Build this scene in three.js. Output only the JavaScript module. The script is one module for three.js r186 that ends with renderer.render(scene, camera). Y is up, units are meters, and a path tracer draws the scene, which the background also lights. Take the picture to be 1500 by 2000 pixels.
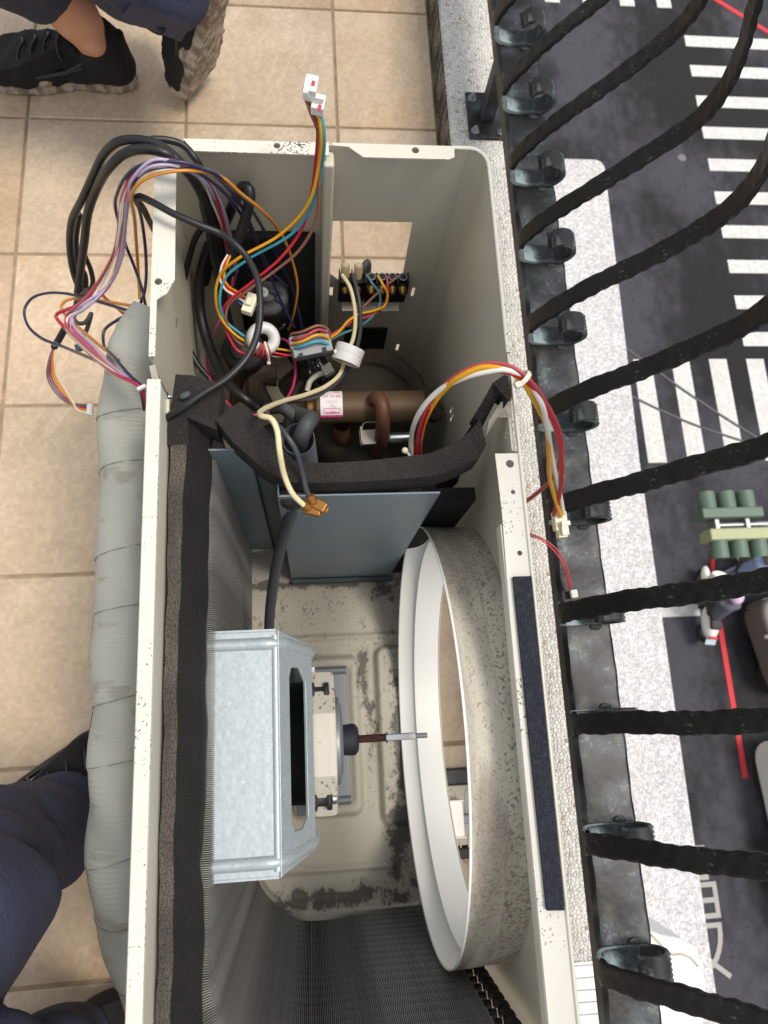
import * as THREE from 'three';
import { mergeGeometries } from 'three/addons/utils/BufferGeometryUtils.js';
import { RoundedBoxGeometry } from 'three/addons/geometries/RoundedBoxGeometry.js';

// ------------------------------------------------------------------ camera, sky, sun, exposure
const scene = new THREE.Scene();
const EYE = 1.224, FPX = 1417.03;
const RM = [[0.99418314, 0.02513182, -0.10472951], [0.09494884, 0.25448348, 0.96240474], [0.05083891, -0.96675051, 0.25061694]];
const camera = new THREE.PerspectiveCamera(2 * Math.atan(1000 / FPX) * 180 / Math.PI, 0.75, 0.02, 600);
camera.position.set(0, EYE, 0);
camera.quaternion.setFromRotationMatrix(new THREE.Matrix4().set(
  RM[0][0], RM[0][1], RM[0][2], 0, RM[1][0], RM[1][1], RM[1][2], 0, RM[2][0], RM[2][1], RM[2][2], 0, 0, 0, 0, 1));
camera.focus = 0.78; camera.userData.fStop = 11;
const renderer = new THREE.WebGLRenderer({ antialias: true });
renderer.toneMapping = THREE.LinearToneMapping;
renderer.toneMappingExposure = 1.14;
renderer.shadowMap.enabled = true;
{ // overcast sky, a little brighter overhead and towards the open street side
  const w = 256, h = 128, d = new Float32Array(w * h * 4);
  for (let j = 0; j < h; j++) for (let i = 0; i < w; i++) {
    const el = (j + .5) / h * Math.PI - Math.PI / 2, az = (i + .5) / w * 2 * Math.PI;
    const up = Math.max(0, Math.sin(el));
    const cl = 1 + .06 * Math.sin(az * 3 + 1.3 * Math.sin(el * 5)) + .04 * Math.sin(az * 7 + el * 9);
    const v = el < 0 ? .28 : (.5 + .42 * up) * cl * (1 - .16 * Math.cos(az) * (1 - up));
    const k = (j * w + i) * 4; d[k] = v * .97; d[k + 1] = v; d[k + 2] = v * 1.05; d[k + 3] = 1;
  }
  const t = new THREE.DataTexture(d, w, h, THREE.RGBAFormat, THREE.FloatType);
  t.mapping = THREE.EquirectangularReflectionMapping; t.magFilter = THREE.LinearFilter; t.needsUpdate = true;
  scene.background = t; scene.environment = t;
}
const sun = new THREE.DirectionalLight(0xfff5e8, 2.3);
sun.position.set(4.4, 11, .6); sun.target.position.set(0, 0, 0); sun.castShadow = true; sun.shadow.radius = 34;
sun.shadow.camera.left = -12; sun.shadow.camera.right = 12; sun.shadow.camera.top = 12; sun.shadow.camera.bottom = -12; sun.shadow.camera.far = 60;
scene.add(sun); scene.add(sun.target);

// ------------------------------------------------------------------ helpers
const V = (x, y, z) => new THREE.Vector3(x, y, z);
function ray(u, v) { const a = (u - 750) / FPX, b = -(v - 1000) / FPX; return RM.map(r => r[0] * a + r[1] * b - r[2]); }
function at(u, v, y) { const d = ray(u, v), t = (y - EYE) / d[1]; return V(d[0] * t, y, d[2] * t); }   // a sighted point at height y
function atZ(u, v, z) { const d = ray(u, v), t = z / d[2]; return V(d[0] * t, EYE + d[1] * t, z); }
let seed = 7; const rnd = () => { seed = (seed * 1664525 + 1013904223) >>> 0; return seed / 4294967296; };
const hash = (x, y, s) => { let h = (x * 374761393 + y * 668265263 + s * 974711) | 0; h = Math.imul(h ^ (h >>> 13), 1274126177); h ^= h >>> 16; return (h >>> 0) / 4294967296; };
const md = (a, n) => ((a % n) + n) % n;
function vn(x, y, px, py, s) { // periodic value noise
  const xi = Math.floor(x), yi = Math.floor(y), fx = x - xi, fy = y - yi, a = fx * fx * (3 - 2 * fx), b = fy * fy * (3 - 2 * fy);
  const x0 = md(xi, px), x1 = md(xi + 1, px), y0 = md(yi, py), y1 = md(yi + 1, py);
  const p = hash(x0, y0, s), q = hash(x1, y0, s), r = hash(x0, y1, s), t = hash(x1, y1, s);
  return (p + (q - p) * a) * (1 - b) + (r + (t - r) * a) * b;
}
function fbm(u, v, fx, fy, o, s) { let a = .5, t = 0, n = 0; for (let i = 0; i < o; i++) { t += a * vn(u * fx, v * fy, fx, fy, s + i); n += a; a *= .5; fx *= 2; fy *= 2; } return t / n; }
function worley(u, v, n, s) { // periodic, returns [F1, F2, id]
  const x = u * n, y = v * n, xi = Math.floor(x), yi = Math.floor(y); let f1 = 9, f2 = 9, id = 0;
  for (let j = -1; j < 2; j++) for (let i = -1; i < 2; i++) {
    const cx = md(xi + i, n), cy = md(yi + j, n), dx = xi + i + .1 + .8 * hash(cx, cy, s) - x, dy = yi + j + .1 + .8 * hash(cx, cy, s + 1) - y, d = Math.hypot(dx, dy);
    if (d < f1) { f2 = f1; f1 = d; id = hash(cx, cy, s + 2); } else if (d < f2) f2 = d;
  }
  return [f1, f2, id];
}
const sm = (a, b, x) => { x = Math.min(1, Math.max(0, (x - a) / (b - a))); return x * x * (3 - 2 * x); };
const mix = (a, b, t) => a + (b - a) * t, mix3 = (a, b, t) => [mix(a[0], b[0], t), mix(a[1], b[1], t), mix(a[2], b[2], t)];
function tex(n, fn, srgb = true, m = n) { // fn(u, v) gives 0..255 values
  const d = new Uint8Array(n * m * 4);
  for (let j = 0; j < m; j++) for (let i = 0; i < n; i++) { const c = fn((i + .5) / n, (j + .5) / m), k = (j * n + i) * 4; const g = c.length ? c : [c, c, c]; d[k] = Math.max(0, Math.min(255, g[0])); d[k + 1] = Math.max(0, Math.min(255, g[1])); d[k + 2] = Math.max(0, Math.min(255, g[2])); d[k + 3] = 255; }
  const t = new THREE.DataTexture(d, n, m); t.wrapS = t.wrapT = THREE.RepeatWrapping; t.magFilter = THREE.LinearFilter; t.minFilter = THREE.LinearMipmapLinearFilter; t.generateMipmaps = true;
  if (srgb) t.colorSpace = THREE.SRGBColorSpace; t.needsUpdate = true; return t;
}
const mat = (color, rough = .6, o = {}) => new THREE.MeshStandardMaterial({ color, roughness: rough, ...o });
const pmat = o => new THREE.MeshPhysicalMaterial(o);
function plain(g) { g = g.index ? g.toNonIndexed() : g; for (const k of Object.keys(g.attributes)) if (!['position', 'normal', 'uv'].includes(k)) g.deleteAttribute(k); if (!g.attributes.uv) g.setAttribute('uv', new THREE.Float32BufferAttribute(new Float32Array(g.attributes.position.count * 2), 2)); return g; }
function boxUV(g, k = 4) { // uv in metres times k, by the face's main direction
  g = plain(g); const p = g.attributes.position, uv = g.attributes.uv, n = V(), a = V(), b = V(), c = V();
  for (let i = 0; i < p.count; i += 3) {
    a.fromBufferAttribute(p, i); b.fromBufferAttribute(p, i + 1); c.fromBufferAttribute(p, i + 2);
    n.copy(b).sub(a).cross(c.clone().sub(a)); const x = Math.abs(n.x), y = Math.abs(n.y), z = Math.abs(n.z);
    [a, b, c].forEach((q, j) => uv.setXY(i + j, k * (x > y && x > z ? q.z : q.x) + (x > y && x > z ? .37 : 0), k * (y >= x && y >= z ? q.z : q.y)));
  }
  return g;
}
const merge = l => mergeGeometries(l.map(plain));
function box(x0, x1, y0, y1, z0, z1, r = .001, k = 4) { const g = new RoundedBoxGeometry(x1 - x0, y1 - y0, z1 - z0, 1, Math.min(r, (x1 - x0) * .45, (y1 - y0) * .45, (z1 - z0) * .45)); g.translate((x0 + x1) / 2, (y0 + y1) / 2, (z0 + z1) / 2); return boxUV(g, k); }
function tb(w, h, d, pos, rot = [0, 0, 0], r = .001) { const g = new RoundedBoxGeometry(w, h, d, 1, Math.min(r, w * .45, h * .45, d * .45)); g.applyMatrix4(new THREE.Matrix4().compose(pos, new THREE.Quaternion().setFromEuler(new THREE.Euler(...rot)), V(1, 1, 1))); return boxUV(g, 8); }
function cylAB(a, b, r0, r1 = r0, seg = 20, open = false) { const d = b.clone().sub(a), g = new THREE.CylinderGeometry(r1, r0, d.length(), seg, 1, open); g.applyMatrix4(new THREE.Matrix4().compose(a.clone().add(b).multiplyScalar(.5), new THREE.Quaternion().setFromUnitVectors(V(0, 1, 0), d.clone().normalize()), V(1, 1, 1))); return plain(g); }
function latheAB(a, b, prof, seg = 28) { // prof: [along, radius]
  const d = b.clone().sub(a), g = new THREE.LatheGeometry(prof.map(q => new THREE.Vector2(Math.max(q[1], 1e-5), q[0])), seg);
  g.applyMatrix4(new THREE.Matrix4().compose(a, new THREE.Quaternion().setFromUnitVectors(V(0, 1, 0), d.normalize()), V(1, 1, 1))); return plain(g);
}
const curve = pts => new THREE.CatmullRomCurve3(pts, false, 'centripetal');
function tube(pts, r, seg, rad = 8) { return plain(new THREE.TubeGeometry(curve(pts), seg || pts.length * 7, r, rad, false)); }
const W = l => l.map(q => at(q[0], q[1], q[2]));
function cap(pts, r) { const a = pts[0], b = pts[pts.length - 1], o = []; for (const p of [a, b]) { const s = new THREE.SphereGeometry(r, 8, 6); s.translate(p.x, p.y, p.z); o.push(plain(s)); } return o; }
const wire = (l, r) => { const p = W(l); return merge([tube(p, r), ...cap(p, r)]); };
function sheet(outline, holes, t) { // outline [[x,y]...], extruded t along +z
  const s = new THREE.Shape(outline.map(q => new THREE.Vector2(q[0], q[1])));
  for (const h of holes || []) s.holes.push(h.r ? new THREE.Path().absarc(h.x, h.y, h.r, 0, 2 * Math.PI, true) : new THREE.Path(h.map(q => new THREE.Vector2(q[0], q[1]))));
  return new THREE.ExtrudeGeometry(s, { depth: t, bevelEnabled: false, curveSegments: 48 });
}
function prism(A, B, t, k = 4) { // ribbon between two edge polylines with thickness t downwards
  const P = [], q = (a, b, c, d) => P.push(a, b, c, a, c, d), dn = p => V(p.x, p.y - t, p.z), n = A.length;
  for (let i = 0; i < n - 1; i++) { const a = A[i], b = A[i + 1], c = B[i + 1], d = B[i]; q(d, c, b, a); q(dn(a), dn(b), dn(c), dn(d)); q(a, b, dn(b), dn(a)); q(c, d, dn(d), dn(c)); }
  q(A[0], dn(A[0]), dn(B[0]), B[0]); q(B[n - 1], dn(B[n - 1]), dn(A[n - 1]), A[n - 1]);
  const g = new THREE.BufferGeometry(); g.setAttribute('position', new THREE.Float32BufferAttribute(P.flatMap(p => [p.x, p.y, p.z]), 3)); g.computeVertexNormals(); return boxUV(g, k);
}
function grid(nu, nv, fn, cu = false) { // parametric surface, fn(a, b) -> Vector3 with a, b in 0..1
  const P = [], U = [], I = []; for (let j = 0; j <= nv; j++) for (let i = 0; i <= nu; i++) { const p = fn(i / nu, j / nv); P.push(p.x, p.y, p.z); U.push(i / nu, j / nv); }
  for (let j = 0; j < nv; j++) for (let i = 0; i < nu; i++) { const a = j * (nu + 1) + i; I.push(a, a + 1, a + nu + 2, a, a + nu + 2, a + nu + 1); }
  const g = new THREE.BufferGeometry(); g.setAttribute('position', new THREE.Float32BufferAttribute(P, 3)); g.setAttribute('uv', new THREE.Float32BufferAttribute(U, 2)); g.setIndex(I); g.computeVertexNormals(); return plain(g);
}
const used = {};
function numbered(n) { used[n] = (used[n] || 0) + 1; return used[n] === 1 ? n : n + '_' + String(used[n] - 1).padStart(3, '0'); }
function shadow(o) { o.castShadow = true; o.receiveShadow = true; return o; }
function thing(name, label, category, pos, group) { const o = new THREE.Group(); o.name = numbered(name); o.position.copy(pos); scene.add(o); o.userData = { label, category }; if (group) o.userData.group = group; return o; }
function structure(name, pos = V(0, 0, 0)) { const o = new THREE.Group(); o.name = name; o.position.copy(pos); o.userData.kind = 'structure'; scene.add(o); return o; }
function abs(o) { const p = V(); while (o && o !== scene) { p.add(o.position); o = o.parent; } return p; }
function part(name, geo, m, parent, label) { // geometry given in world coordinates; the mesh hangs under parent
  const g = plain(geo), o = abs(parent); g.translate(-o.x, -o.y, -o.z); const me = shadow(new THREE.Mesh(g, m)); me.name = name; if (label) me.userData.label = label; parent.add(me); return me;
}
// surface nets on a distance function
function nets(lo, hi, cell, f) {
  const n = [0, 1, 2].map(i => Math.ceil((hi[i] - lo[i]) / cell) + 1), val = new Float32Array(n[0] * n[1] * n[2]), id = (i, j, k) => i + n[0] * (j + n[1] * k);
  for (let k = 0; k < n[2]; k++) for (let j = 0; j < n[1]; j++) for (let i = 0; i < n[0]; i++) val[id(i, j, k)] = f(lo[0] + i * cell, lo[1] + j * cell, lo[2] + k * cell);
  const P = [], vi = new Int32Array(val.length).fill(-1), I = [];
  const C = []; for (let c = 0; c < 8; c++) C.push([c & 1, c >> 1 & 1, c >> 2]);
  const E = []; for (let a = 0; a < 8; a++) for (let b = 1; b < 8; b <<= 1) if (!(a & b)) E.push([a, a | b]);
  for (let k = 0; k < n[2] - 1; k++) for (let j = 0; j < n[1] - 1; j++) for (let i = 0; i < n[0] - 1; i++) {
    const v = C.map(c => val[id(i + c[0], j + c[1], k + c[2])]); let m = 0; for (let c = 0; c < 8; c++) if (v[c] < 0) m |= 1 << c; if (!m || m === 255) continue;
    let s = [0, 0, 0], q = 0; for (const [a, b] of E) if ((v[a] < 0) !== (v[b] < 0)) { const t = v[a] / (v[a] - v[b]); for (let d = 0; d < 3; d++) s[d] += C[a][d] + (C[b][d] - C[a][d]) * t; q++; }
    vi[id(i, j, k)] = P.length / 3; P.push(lo[0] + (i + s[0] / q) * cell, lo[1] + (j + s[1] / q) * cell, lo[2] + (k + s[2] / q) * cell);
  }
  const st = [1, n[0], n[0] * n[1]];
  for (let k = 1; k < n[2] - 1; k++) for (let j = 1; j < n[1] - 1; j++) for (let i = 1; i < n[0] - 1; i++) { const p = id(i, j, k); for (let d = 0; d < 3; d++) {
    const a = val[p], b = val[p + st[d]]; if ((a < 0) === (b < 0)) continue; const e = st[(d + 1) % 3], g = st[(d + 2) % 3], q = [vi[p], vi[p - e], vi[p - e - g], vi[p - g]]; if (q.some(x => x < 0)) continue;
    if (a < 0) I.push(q[0], q[1], q[2], q[0], q[2], q[3]); else I.push(q[0], q[2], q[1], q[0], q[3], q[2]); } }
  const g = new THREE.BufferGeometry(); g.setAttribute('position', new THREE.Float32BufferAttribute(P, 3)); g.setIndex(I); g.computeVertexNormals();
  const nrm = g.attributes.normal, h = cell * .3; // smooth normals from the field
  for (let i = 0; i < P.length; i += 3) { const x = P[i], y = P[i + 1], z = P[i + 2], gx = f(x + h, y, z) - f(x - h, y, z), gy = f(x, y + h, z) - f(x, y - h, z), gz = f(x, y, z + h) - f(x, y, z - h), l = Math.hypot(gx, gy, gz) || 1; nrm.setXYZ(i / 3, gx / l, gy / l, gz / l); }
  return g;
}
function capsule(p, a, b, ra, rb) { const bx = b[0] - a[0], by = b[1] - a[1], bz = b[2] - a[2], px = p[0] - a[0], py = p[1] - a[1], pz = p[2] - a[2], t = Math.max(0, Math.min(1, (px * bx + py * by + pz * bz) / (bx * bx + by * by + bz * bz + 1e-9))); return Math.hypot(px - bx * t, py - by * t, pz - bz * t) - (ra + (rb - ra) * t); }
const smin = (a, b, k) => { const h = Math.max(k - Math.abs(a - b), 0) / k; return Math.min(a, b) - h * h * k * .25; };
function skin(bones, k, cell, extra) { // bones [a, b, ra, rb]
  const lo = [9e9, 9e9, 9e9], hi = [-9e9, -9e9, -9e9]; for (const [a, b, ra, rb] of bones) for (let i = 0; i < 3; i++) { lo[i] = Math.min(lo[i], a[i] - ra, b[i] - rb); hi[i] = Math.max(hi[i], a[i] + ra, b[i] + rb); }
  for (let i = 0; i < 3; i++) { lo[i] -= cell * 3; hi[i] += cell * 3; }
  const g = nets(lo, hi, cell, (x, y, z) => { let d = 9; const p = [x, y, z]; for (const [a, b, ra, rb] of bones) d = smin(d, capsule(p, a, b, ra, rb), k); return extra ? extra(d, x, y, z) : d; });
  return boxUV(g, 4);
}

// ------------------------------------------------------------------ materials
const tileFn = (u, v) => {
  const w = fbm(u, v, 3, 3, 4, 5), g = u * 2 + v * 1; // veins run on a slant
  const s1 = fbm(u + v * .5 + .06 * w, v * .5 - u * .25 + .0, 14, 4, 4, 21); const ri = 1 - Math.abs(2 * fbm(md(u + .35 * v + .07 * w, 1), v, 11, 2, 4, 33) - 1);
  const vein = sm(.93, .995, ri) * fbm(u, v, 5, 5, 2, 8), soft = fbm(md(u + .35 * v, 1), v, 10, 2, 3, 44), gr = fbm(u, v, 90, 90, 2, 61), bl = fbm(u, v, 2, 2, 3, 71);
  return [vein, soft, gr, bl, w, s1];
};
const tileCol = tex(1024, (u, v) => { const [ve, so, gr, bl, w] = tileFn(u, v); let c = mix3([206, 188, 164], [225, 210, 188], so); c = mix3(c, [206, 176, 144], .4 * sm(.5, .75, w)); c = mix3(c, [232, 217, 197], .6 * ve); const k = .9 + .12 * gr + .1 * (bl - .5), p = fbm(u, v, 7, 7, 5, 90); return mix3(c, [182, 160, 136], .22 * sm(.55, .75, p)).map(x => x * k); });
const tileBump = tex(1024, (u, v) => { const [ve, so, gr] = tileFn(u, v); return 110 + 60 * so + 50 * ve + 30 * gr; }, false);
const M = {};
M.tile = [0, 1, 2, 3].map(i => mat(['#f6f0ea', '#f0e8df', '#fbf3ea', '#eee4da'][i], .42, { map: tileCol, bumpMap: tileBump, bumpScale: .0006 }));
M.grout = mat('#bda88c', .9, { map: tex(128, (u, v) => 190 + 60 * fbm(u, v, 16, 16, 3, 3)) });
const pebF = (n, s) => (u, v) => { const a = .012 * (fbm(u, v, 30, 30, 2, s + 9) - .5), [f1, f2, id] = worley(u + a, v - a, n, s); return [f1, f2, id]; };
const pb = pebF(46, 11);
const pebCol = tex(1024, (u, v) => { const [f1, f2, id] = pb(u, v), e = sm(.02, .16, f2 - f1); let c = id > .985 ? [200, 172, 152] : id > .95 ? [204, 198, 188] : mix3([226, 223, 216], [246, 244, 240], hash(Math.floor(id * 999), 1, 2)); const d = fbm(u, v, 6, 6, 4, 70); c = mix3([168, 162, 150], c, .25 + .75 * e); c = mix3(c, [150, 142, 130], .6 * sm(.76, .84, fbm(u, v, 60, 60, 2, 77))); return c.map(x => x * (.94 + .1 * d)); });
const pebBump = tex(1024, (u, v) => { const [f1, f2] = pb(u, v); return 255 * (.55 * sm(0, .8, f2 - f1) + .45 * Math.max(0, 1 - f1 * 1.1)); }, false);
M.pebble = mat('#ffffff', .7, { map: pebCol, bumpMap: pebBump, bumpScale: .003 });
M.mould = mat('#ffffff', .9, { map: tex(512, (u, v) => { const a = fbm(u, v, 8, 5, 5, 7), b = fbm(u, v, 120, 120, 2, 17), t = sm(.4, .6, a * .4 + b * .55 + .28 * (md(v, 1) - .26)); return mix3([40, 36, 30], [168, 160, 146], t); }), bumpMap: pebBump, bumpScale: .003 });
const foamBump = tex(512, (u, v) => 255 * sm(.25, .7, fbm(u, v, 170, 170, 1, 12)), false);
M.foam = mat('#ffffff', .95, { map: tex(1024, (u, v) => { const p = fbm(u, v, 256, 256, 2, 12), d = fbm(u, v, 5, 5, 4, 3), s = hash(Math.floor(u * 1024), Math.floor(v * 1024), 5) > .9992 ? 80 : 0; const k = (sm(.25, .5, p) * .4 + .6) * (.75 + .5 * d); return [90 * k + s, 84 * k + s, 78 * k + s]; }), bumpMap: foamBump, bumpScale: .0008 });
M.foamDark = mat('#8a888c', .95, { map: M.foam.map, bumpMap: foamBump, bumpScale: .0008 });
M.felt = mat('#141414', 1, { bumpMap: foamBump, bumpScale: .001 });
M.navyFoam = mat('#ffffff', .8, { map: tex(256, (u, v) => { const p = fbm(u, v, 40, 40, 2, 4); return [30 + 26 * p, 33 + 27 * p, 42 + 32 * p]; }), bumpMap: tex(256, (u, v) => { const [a, b] = worley(u, v, 44, 5); return 255 * sm(0, .6, b - a); }, false), bumpScale: .0016 });
const speck = (base, dirt, n, th, s, big = .1) => tex(1024, (u, v) => { const a = fbm(u, v, n, n, 2, s), r = fbm(u, v, 6, 6, 4, s + 40), t = sm(th, th + .06, a + (r - .5) * big * 3); return mix3(mix3(base, [base[0] * .93, base[1] * .92, base[2] * .89], fbm(u, v, 3, 3, 4, s + 3)), dirt, t); });
M.paint = mat('#ffffff', .38, { map: speck([229, 226, 213], [120, 112, 96], 230, .96, 3) });
M.paintEdge = mat('#ffffff', .42, { map: speck([224, 222, 213], [84, 78, 68], 200, .86, 9, .3) });
M.paintIn = mat('#ffffff', .5, { map: speck([212, 207, 191], [120, 114, 100], 200, .97, 6, .08) });
M.white = mat('#f7f6f1', .4);
M.pan = null;
M.duct = mat('#ffffff', .55, { map: tex(2048, (u, v) => { const w = fbm(u, v, 16, 3, 5, 90), a = fbm(u, v, 900, 52, 2, 31), b = fbm(u, v, 260, 16, 3, 57), band = .5 + .5 * sm(.45, .6, v); const t = sm(.55, .68, a * .66 + w * .2 + b * .16 + .05 * (band - .75)); let c = mix3([200, 194, 178], [170, 161, 146], sm(.35, .65, w)); c = mix3(c, [104, 95, 84], t * (.2 + .5 * band)); return mix3(c, [150, 140, 130], .4 * sm(.45, .7, fbm(u, v, 20, 4, 3, 12))); }, true, 256) });
M.galv = mat('#ffffff', .42, { metalness: .35, map: tex(512, (u, v) => { const a = fbm(u, v, 60, 60, 3, 4), w = fbm(u, v, 4, 4, 4, 8), s = fbm(u, v, 220, 220, 1, 6); const k = .86 + .1 * w + .07 * (a - .5) + .07 * (s - .5); const c = [190 * k, 202 * k, 208 * k]; return mix3(c, [140, 134, 126], .4 * sm(.5, .8, s * .5 + w * .5)); }), bumpMap: tex(256, (u, v) => 255 * fbm(u, v, 60, 60, 2, 4), false), bumpScale: .0002 });
M.bluePaint = mat('#82929a', .45, { map: tex(256, (u, v) => 225 + 26 * fbm(u, v, 4, 4, 4, 3)) });
M.steelGrey = mat('#8b8f91', .45, { metalness: .4 });
M.chrome = mat('#c9ccce', .25, { metalness: .9 });
M.brass = mat('#a9814a', .38, { metalness: .8 });
M.rust = mat('#6a4234', .8, { map: tex(128, (u, v) => { const a = fbm(u, v, 12, 12, 4, 3); return [150 + 100 * a, 140 + 90 * a, 130 + 90 * a]; }) });
M.copper = mat('#7c5642', .55, { metalness: .35, map: tex(256, (u, v) => { const a = fbm(u, v, 8, 8, 4, 13); return [170 + 80 * a, 165 + 80 * a, 160 + 80 * a]; }) });
M.valve = mat('#77604a', .6, { metalness: .3, map: tex(256, (u, v) => { const a = fbm(u, v, 10, 6, 5, 23), s = fbm(u, v, 100, 100, 1, 3) > .93 ? 40 : 0; return [180 + 60 * a + s, 176 + 60 * a + s, 168 + 60 * a + s]; }) });
M.olive = mat('#3a3426', .8, { map: tex(256, (u, v) => { const a = fbm(u, v, 6, 6, 5, 23), s = fbm(u, v, 110, 110, 1, 3) > .95 ? 40 : 0; return 190 + 60 * a + s; }) });
M.lagging = mat('#5a4d40', .95, { map: tex(256, (u, v) => 120 + 130 * fbm(u, v, 4, 30, 4, 3)), bumpMap: tex(256, (u, v) => 255 * fbm(u, v, 4, 30, 4, 3), false), bumpScale: .002 });
M.black = mat('#161616', .5); M.blackGloss = mat('#17181a', .32); M.rubber = mat('#2a2a2c', .6); M.rubberDust = mat('#5a5b5e', .75, { map: tex(256, (u, v) => 170 + 80 * fbm(u, v, 30, 30, 3, 3)) });
M.cable = mat('#1c1d1f', .42, { bumpMap: tex(128, (u, v) => 255 * fbm(u, v, 6, 4, 3, 3), false), bumpScale: .0004 });
M.cableGrey = mat('#45474b', .6);
M.bag = mat('#101011', .18, { bumpMap: tex(256, (u, v) => 255 * Math.abs(2 * fbm(u, v, 9, 9, 4, 3) - 1), false), bumpScale: .006 });
M.plasticGrey = mat('#9da1a8', .5); M.sleeve = mat('#767a88', .6); M.nylon = mat('#e6e3cd', .45); M.plug = mat('#efead2', .5); M.plugWhite = mat('#f0efe9', .5); M.redMark = mat('#c43a52', .6);
M.ferrite = mat('#e4e4e2', .5, { map: tex(128, (u, v) => fbm(u, v, 40, 40, 2, 3) > .8 ? 190 : 250) });
const C = { yellow: '#e0a21a', cyan: '#3f9fb4', red: '#c4283a', scarlet: '#bd1622', brown: '#8a5d4e', white: '#e9e5da', beige: '#ded0a6', dark: '#3c3e44', crimson: '#b01840', orange: '#cf8a2c', navy: '#24264a', teal: '#4f7f88', pink: '#cf3a74', rose: '#b54450', blue: '#2f62a0', plum: '#74304e', lilac: '#b3a6c4' };
for (const k in C) M['w_' + k] = mat(C[k], .4);
M.clear = pmat({ color: '#ffffff', roughness: .06, transmission: 1, thickness: 0, ior: 1.18 });
M.rail = mat('#ffffff', .45, { metalness: .25, map: tex(512, (u, v) => { const w = fbm(u, v, 5, 5, 5, 3), s = fbm(u, v, 70, 70, 2, 9), l = fbm(u, v, 12, 12, 4, 5); let c = mix3([26, 27, 30], [62, 67, 73], sm(.35, .7, w)); c = mix3(c, [126, 136, 138], .5 * sm(.6, .78, w * .5 + s * .5)); return mix3(c, [96, 92, 80], .4 * sm(.6, .8, l)); }), bumpMap: tex(256, (u, v) => 255 * fbm(u, v, 10, 10, 4, 3), false), bumpScale: .0012 });
M.iron = mat('#ffffff', .5, { metalness: .2, map: tex(512, (u, v) => { const w = fbm(u, v, 6, 6, 4, 3), s = fbm(u, v, 60, 60, 2, 9), r = fbm(u, v, 3, 3, 3, 29); let c = mix3([15, 15, 17], [33, 34, 36], w); c = mix3(c, [112, 106, 88], .7 * sm(.68, .8, s * .62 + w * .4)); return mix3(c, [58, 50, 42], .25 * sm(.66, .85, r)); }), bumpMap: tex(256, (u, v) => 255 * fbm(u, v, 14, 14, 4, 3), false), bumpScale: .0014 });
M.scroll = mat('#ffffff', .55, { metalness: .15, map: tex(256, (u, v) => { const w = fbm(u, v, 8, 8, 4, 3); return mix3([40, 43, 45], [100, 108, 110], sm(.4, .75, w)); }) });
M.scrollPale = mat('#ffffff', .7, { map: tex(256, (u, v) => { const w = fbm(u, v, 4, 4, 2, 13) * .88 + .12 * fbm(u, v, 40, 40, 2, 3); return mix3([46, 51, 54], [158, 176, 178], sm(.36, .66, w)); }) });
M.navy = mat('#ffffff', .8, { bumpMap: tex(512, (u, v) => 255 * (.5 * fbm(u, v, 200, 200, 1, 3) + .5 * fbm(u, v, 10, 10, 4, 9)), false), bumpScale: .0012, map: tex(256, (u, v) => { const w = fbm(u, v, 4, 4, 3, 3), t = fbm(u, v, 128, 128, 1, 5); return [38 + 9 * w + 5 * t, 42 + 9 * w + 5 * t, 60 + 12 * w + 6 * t]; }) });
M.navyDark = mat('#33374f', .85); M.skin = mat('#c99478', .55); M.hair = mat('#17120f', .6); M.shirt = mat('#5b6788', .85); M.belt = mat('#3a2f2c', .6);
M.shoe = mat('#131314', .75, { bumpMap: foamBump, bumpScale: .0006 }); M.shoeTrim = mat('#1d1d1f', .42); M.sock = mat('#1a1a1d', .95, { bumpMap: foamBump, bumpScale: .0006 });
M.sole = mat('#ffffff', .8, { map: tex(256, (u, v) => { const w = fbm(u, v, 10, 10, 4, 3); return mix3([120, 106, 92], [176, 164, 148], sm(.3, .65, w)); }) });
M.tape = mat('#ffffff', .5, { map: tex(512, (u, v) => { const w = fbm(u, v, 4, 4, 4, 3); const d = fbm(u, v, 9, 14, 4, 41); return mix3([158 + 16 * w, 160 + 15 * w, 151 + 14 * w], [126, 122, 110], .5 * sm(.6, .8, d)); }), bumpMap: tex(512, (u, v) => { const w = fbm(u, v, 2, 5, 3, 8); return 128 + 90 * Math.sin(v * 2 * Math.PI * 44 + 9 * fbm(u, v, 3, 8, 3, 4)) * sm(.45, .7, w) * .5 + 90 * fbm(u, v, 6, 10, 4, 5); }, false), bumpScale: .0007 });
M.asphalt = mat('#ffffff', .85, { map: tex(1024, (u, v) => { const a = fbm(u, v, 3, 3, 6, 3), b = fbm(u, v, 5, 2, 5, 53), g = fbm(u, v, 200, 200, 1, 8); const f = fbm(u, v, 40, 24, 4, 91), cr = Math.abs(2 * fbm(u, v, 9, 9, 5, 71) - 1); const k = (mix(24, 66, sm(.36, .64, a * .55 + b * .25 + f * .2)) + 8 * (g - .5)) * (cr < .008 ? .75 : 1); return [k, k * .985, k * 1.1]; }) });
M.road = mat('#ffffff', .7, { map: tex(512, (u, v) => { const a = fbm(u, v, 12, 12, 4, 3); const c2 = fbm(u, v, 40, 40, 3, 13); return mix3(mix3([186, 186, 184], [228, 228, 226], a), [110, 110, 112], .8 * sm(.66, .74, c2 * .7 + a * .3)); }) });
M.roadRed = mat('#d2333c', .7); M.roadText = mat('#a5a29e', .7);
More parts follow.
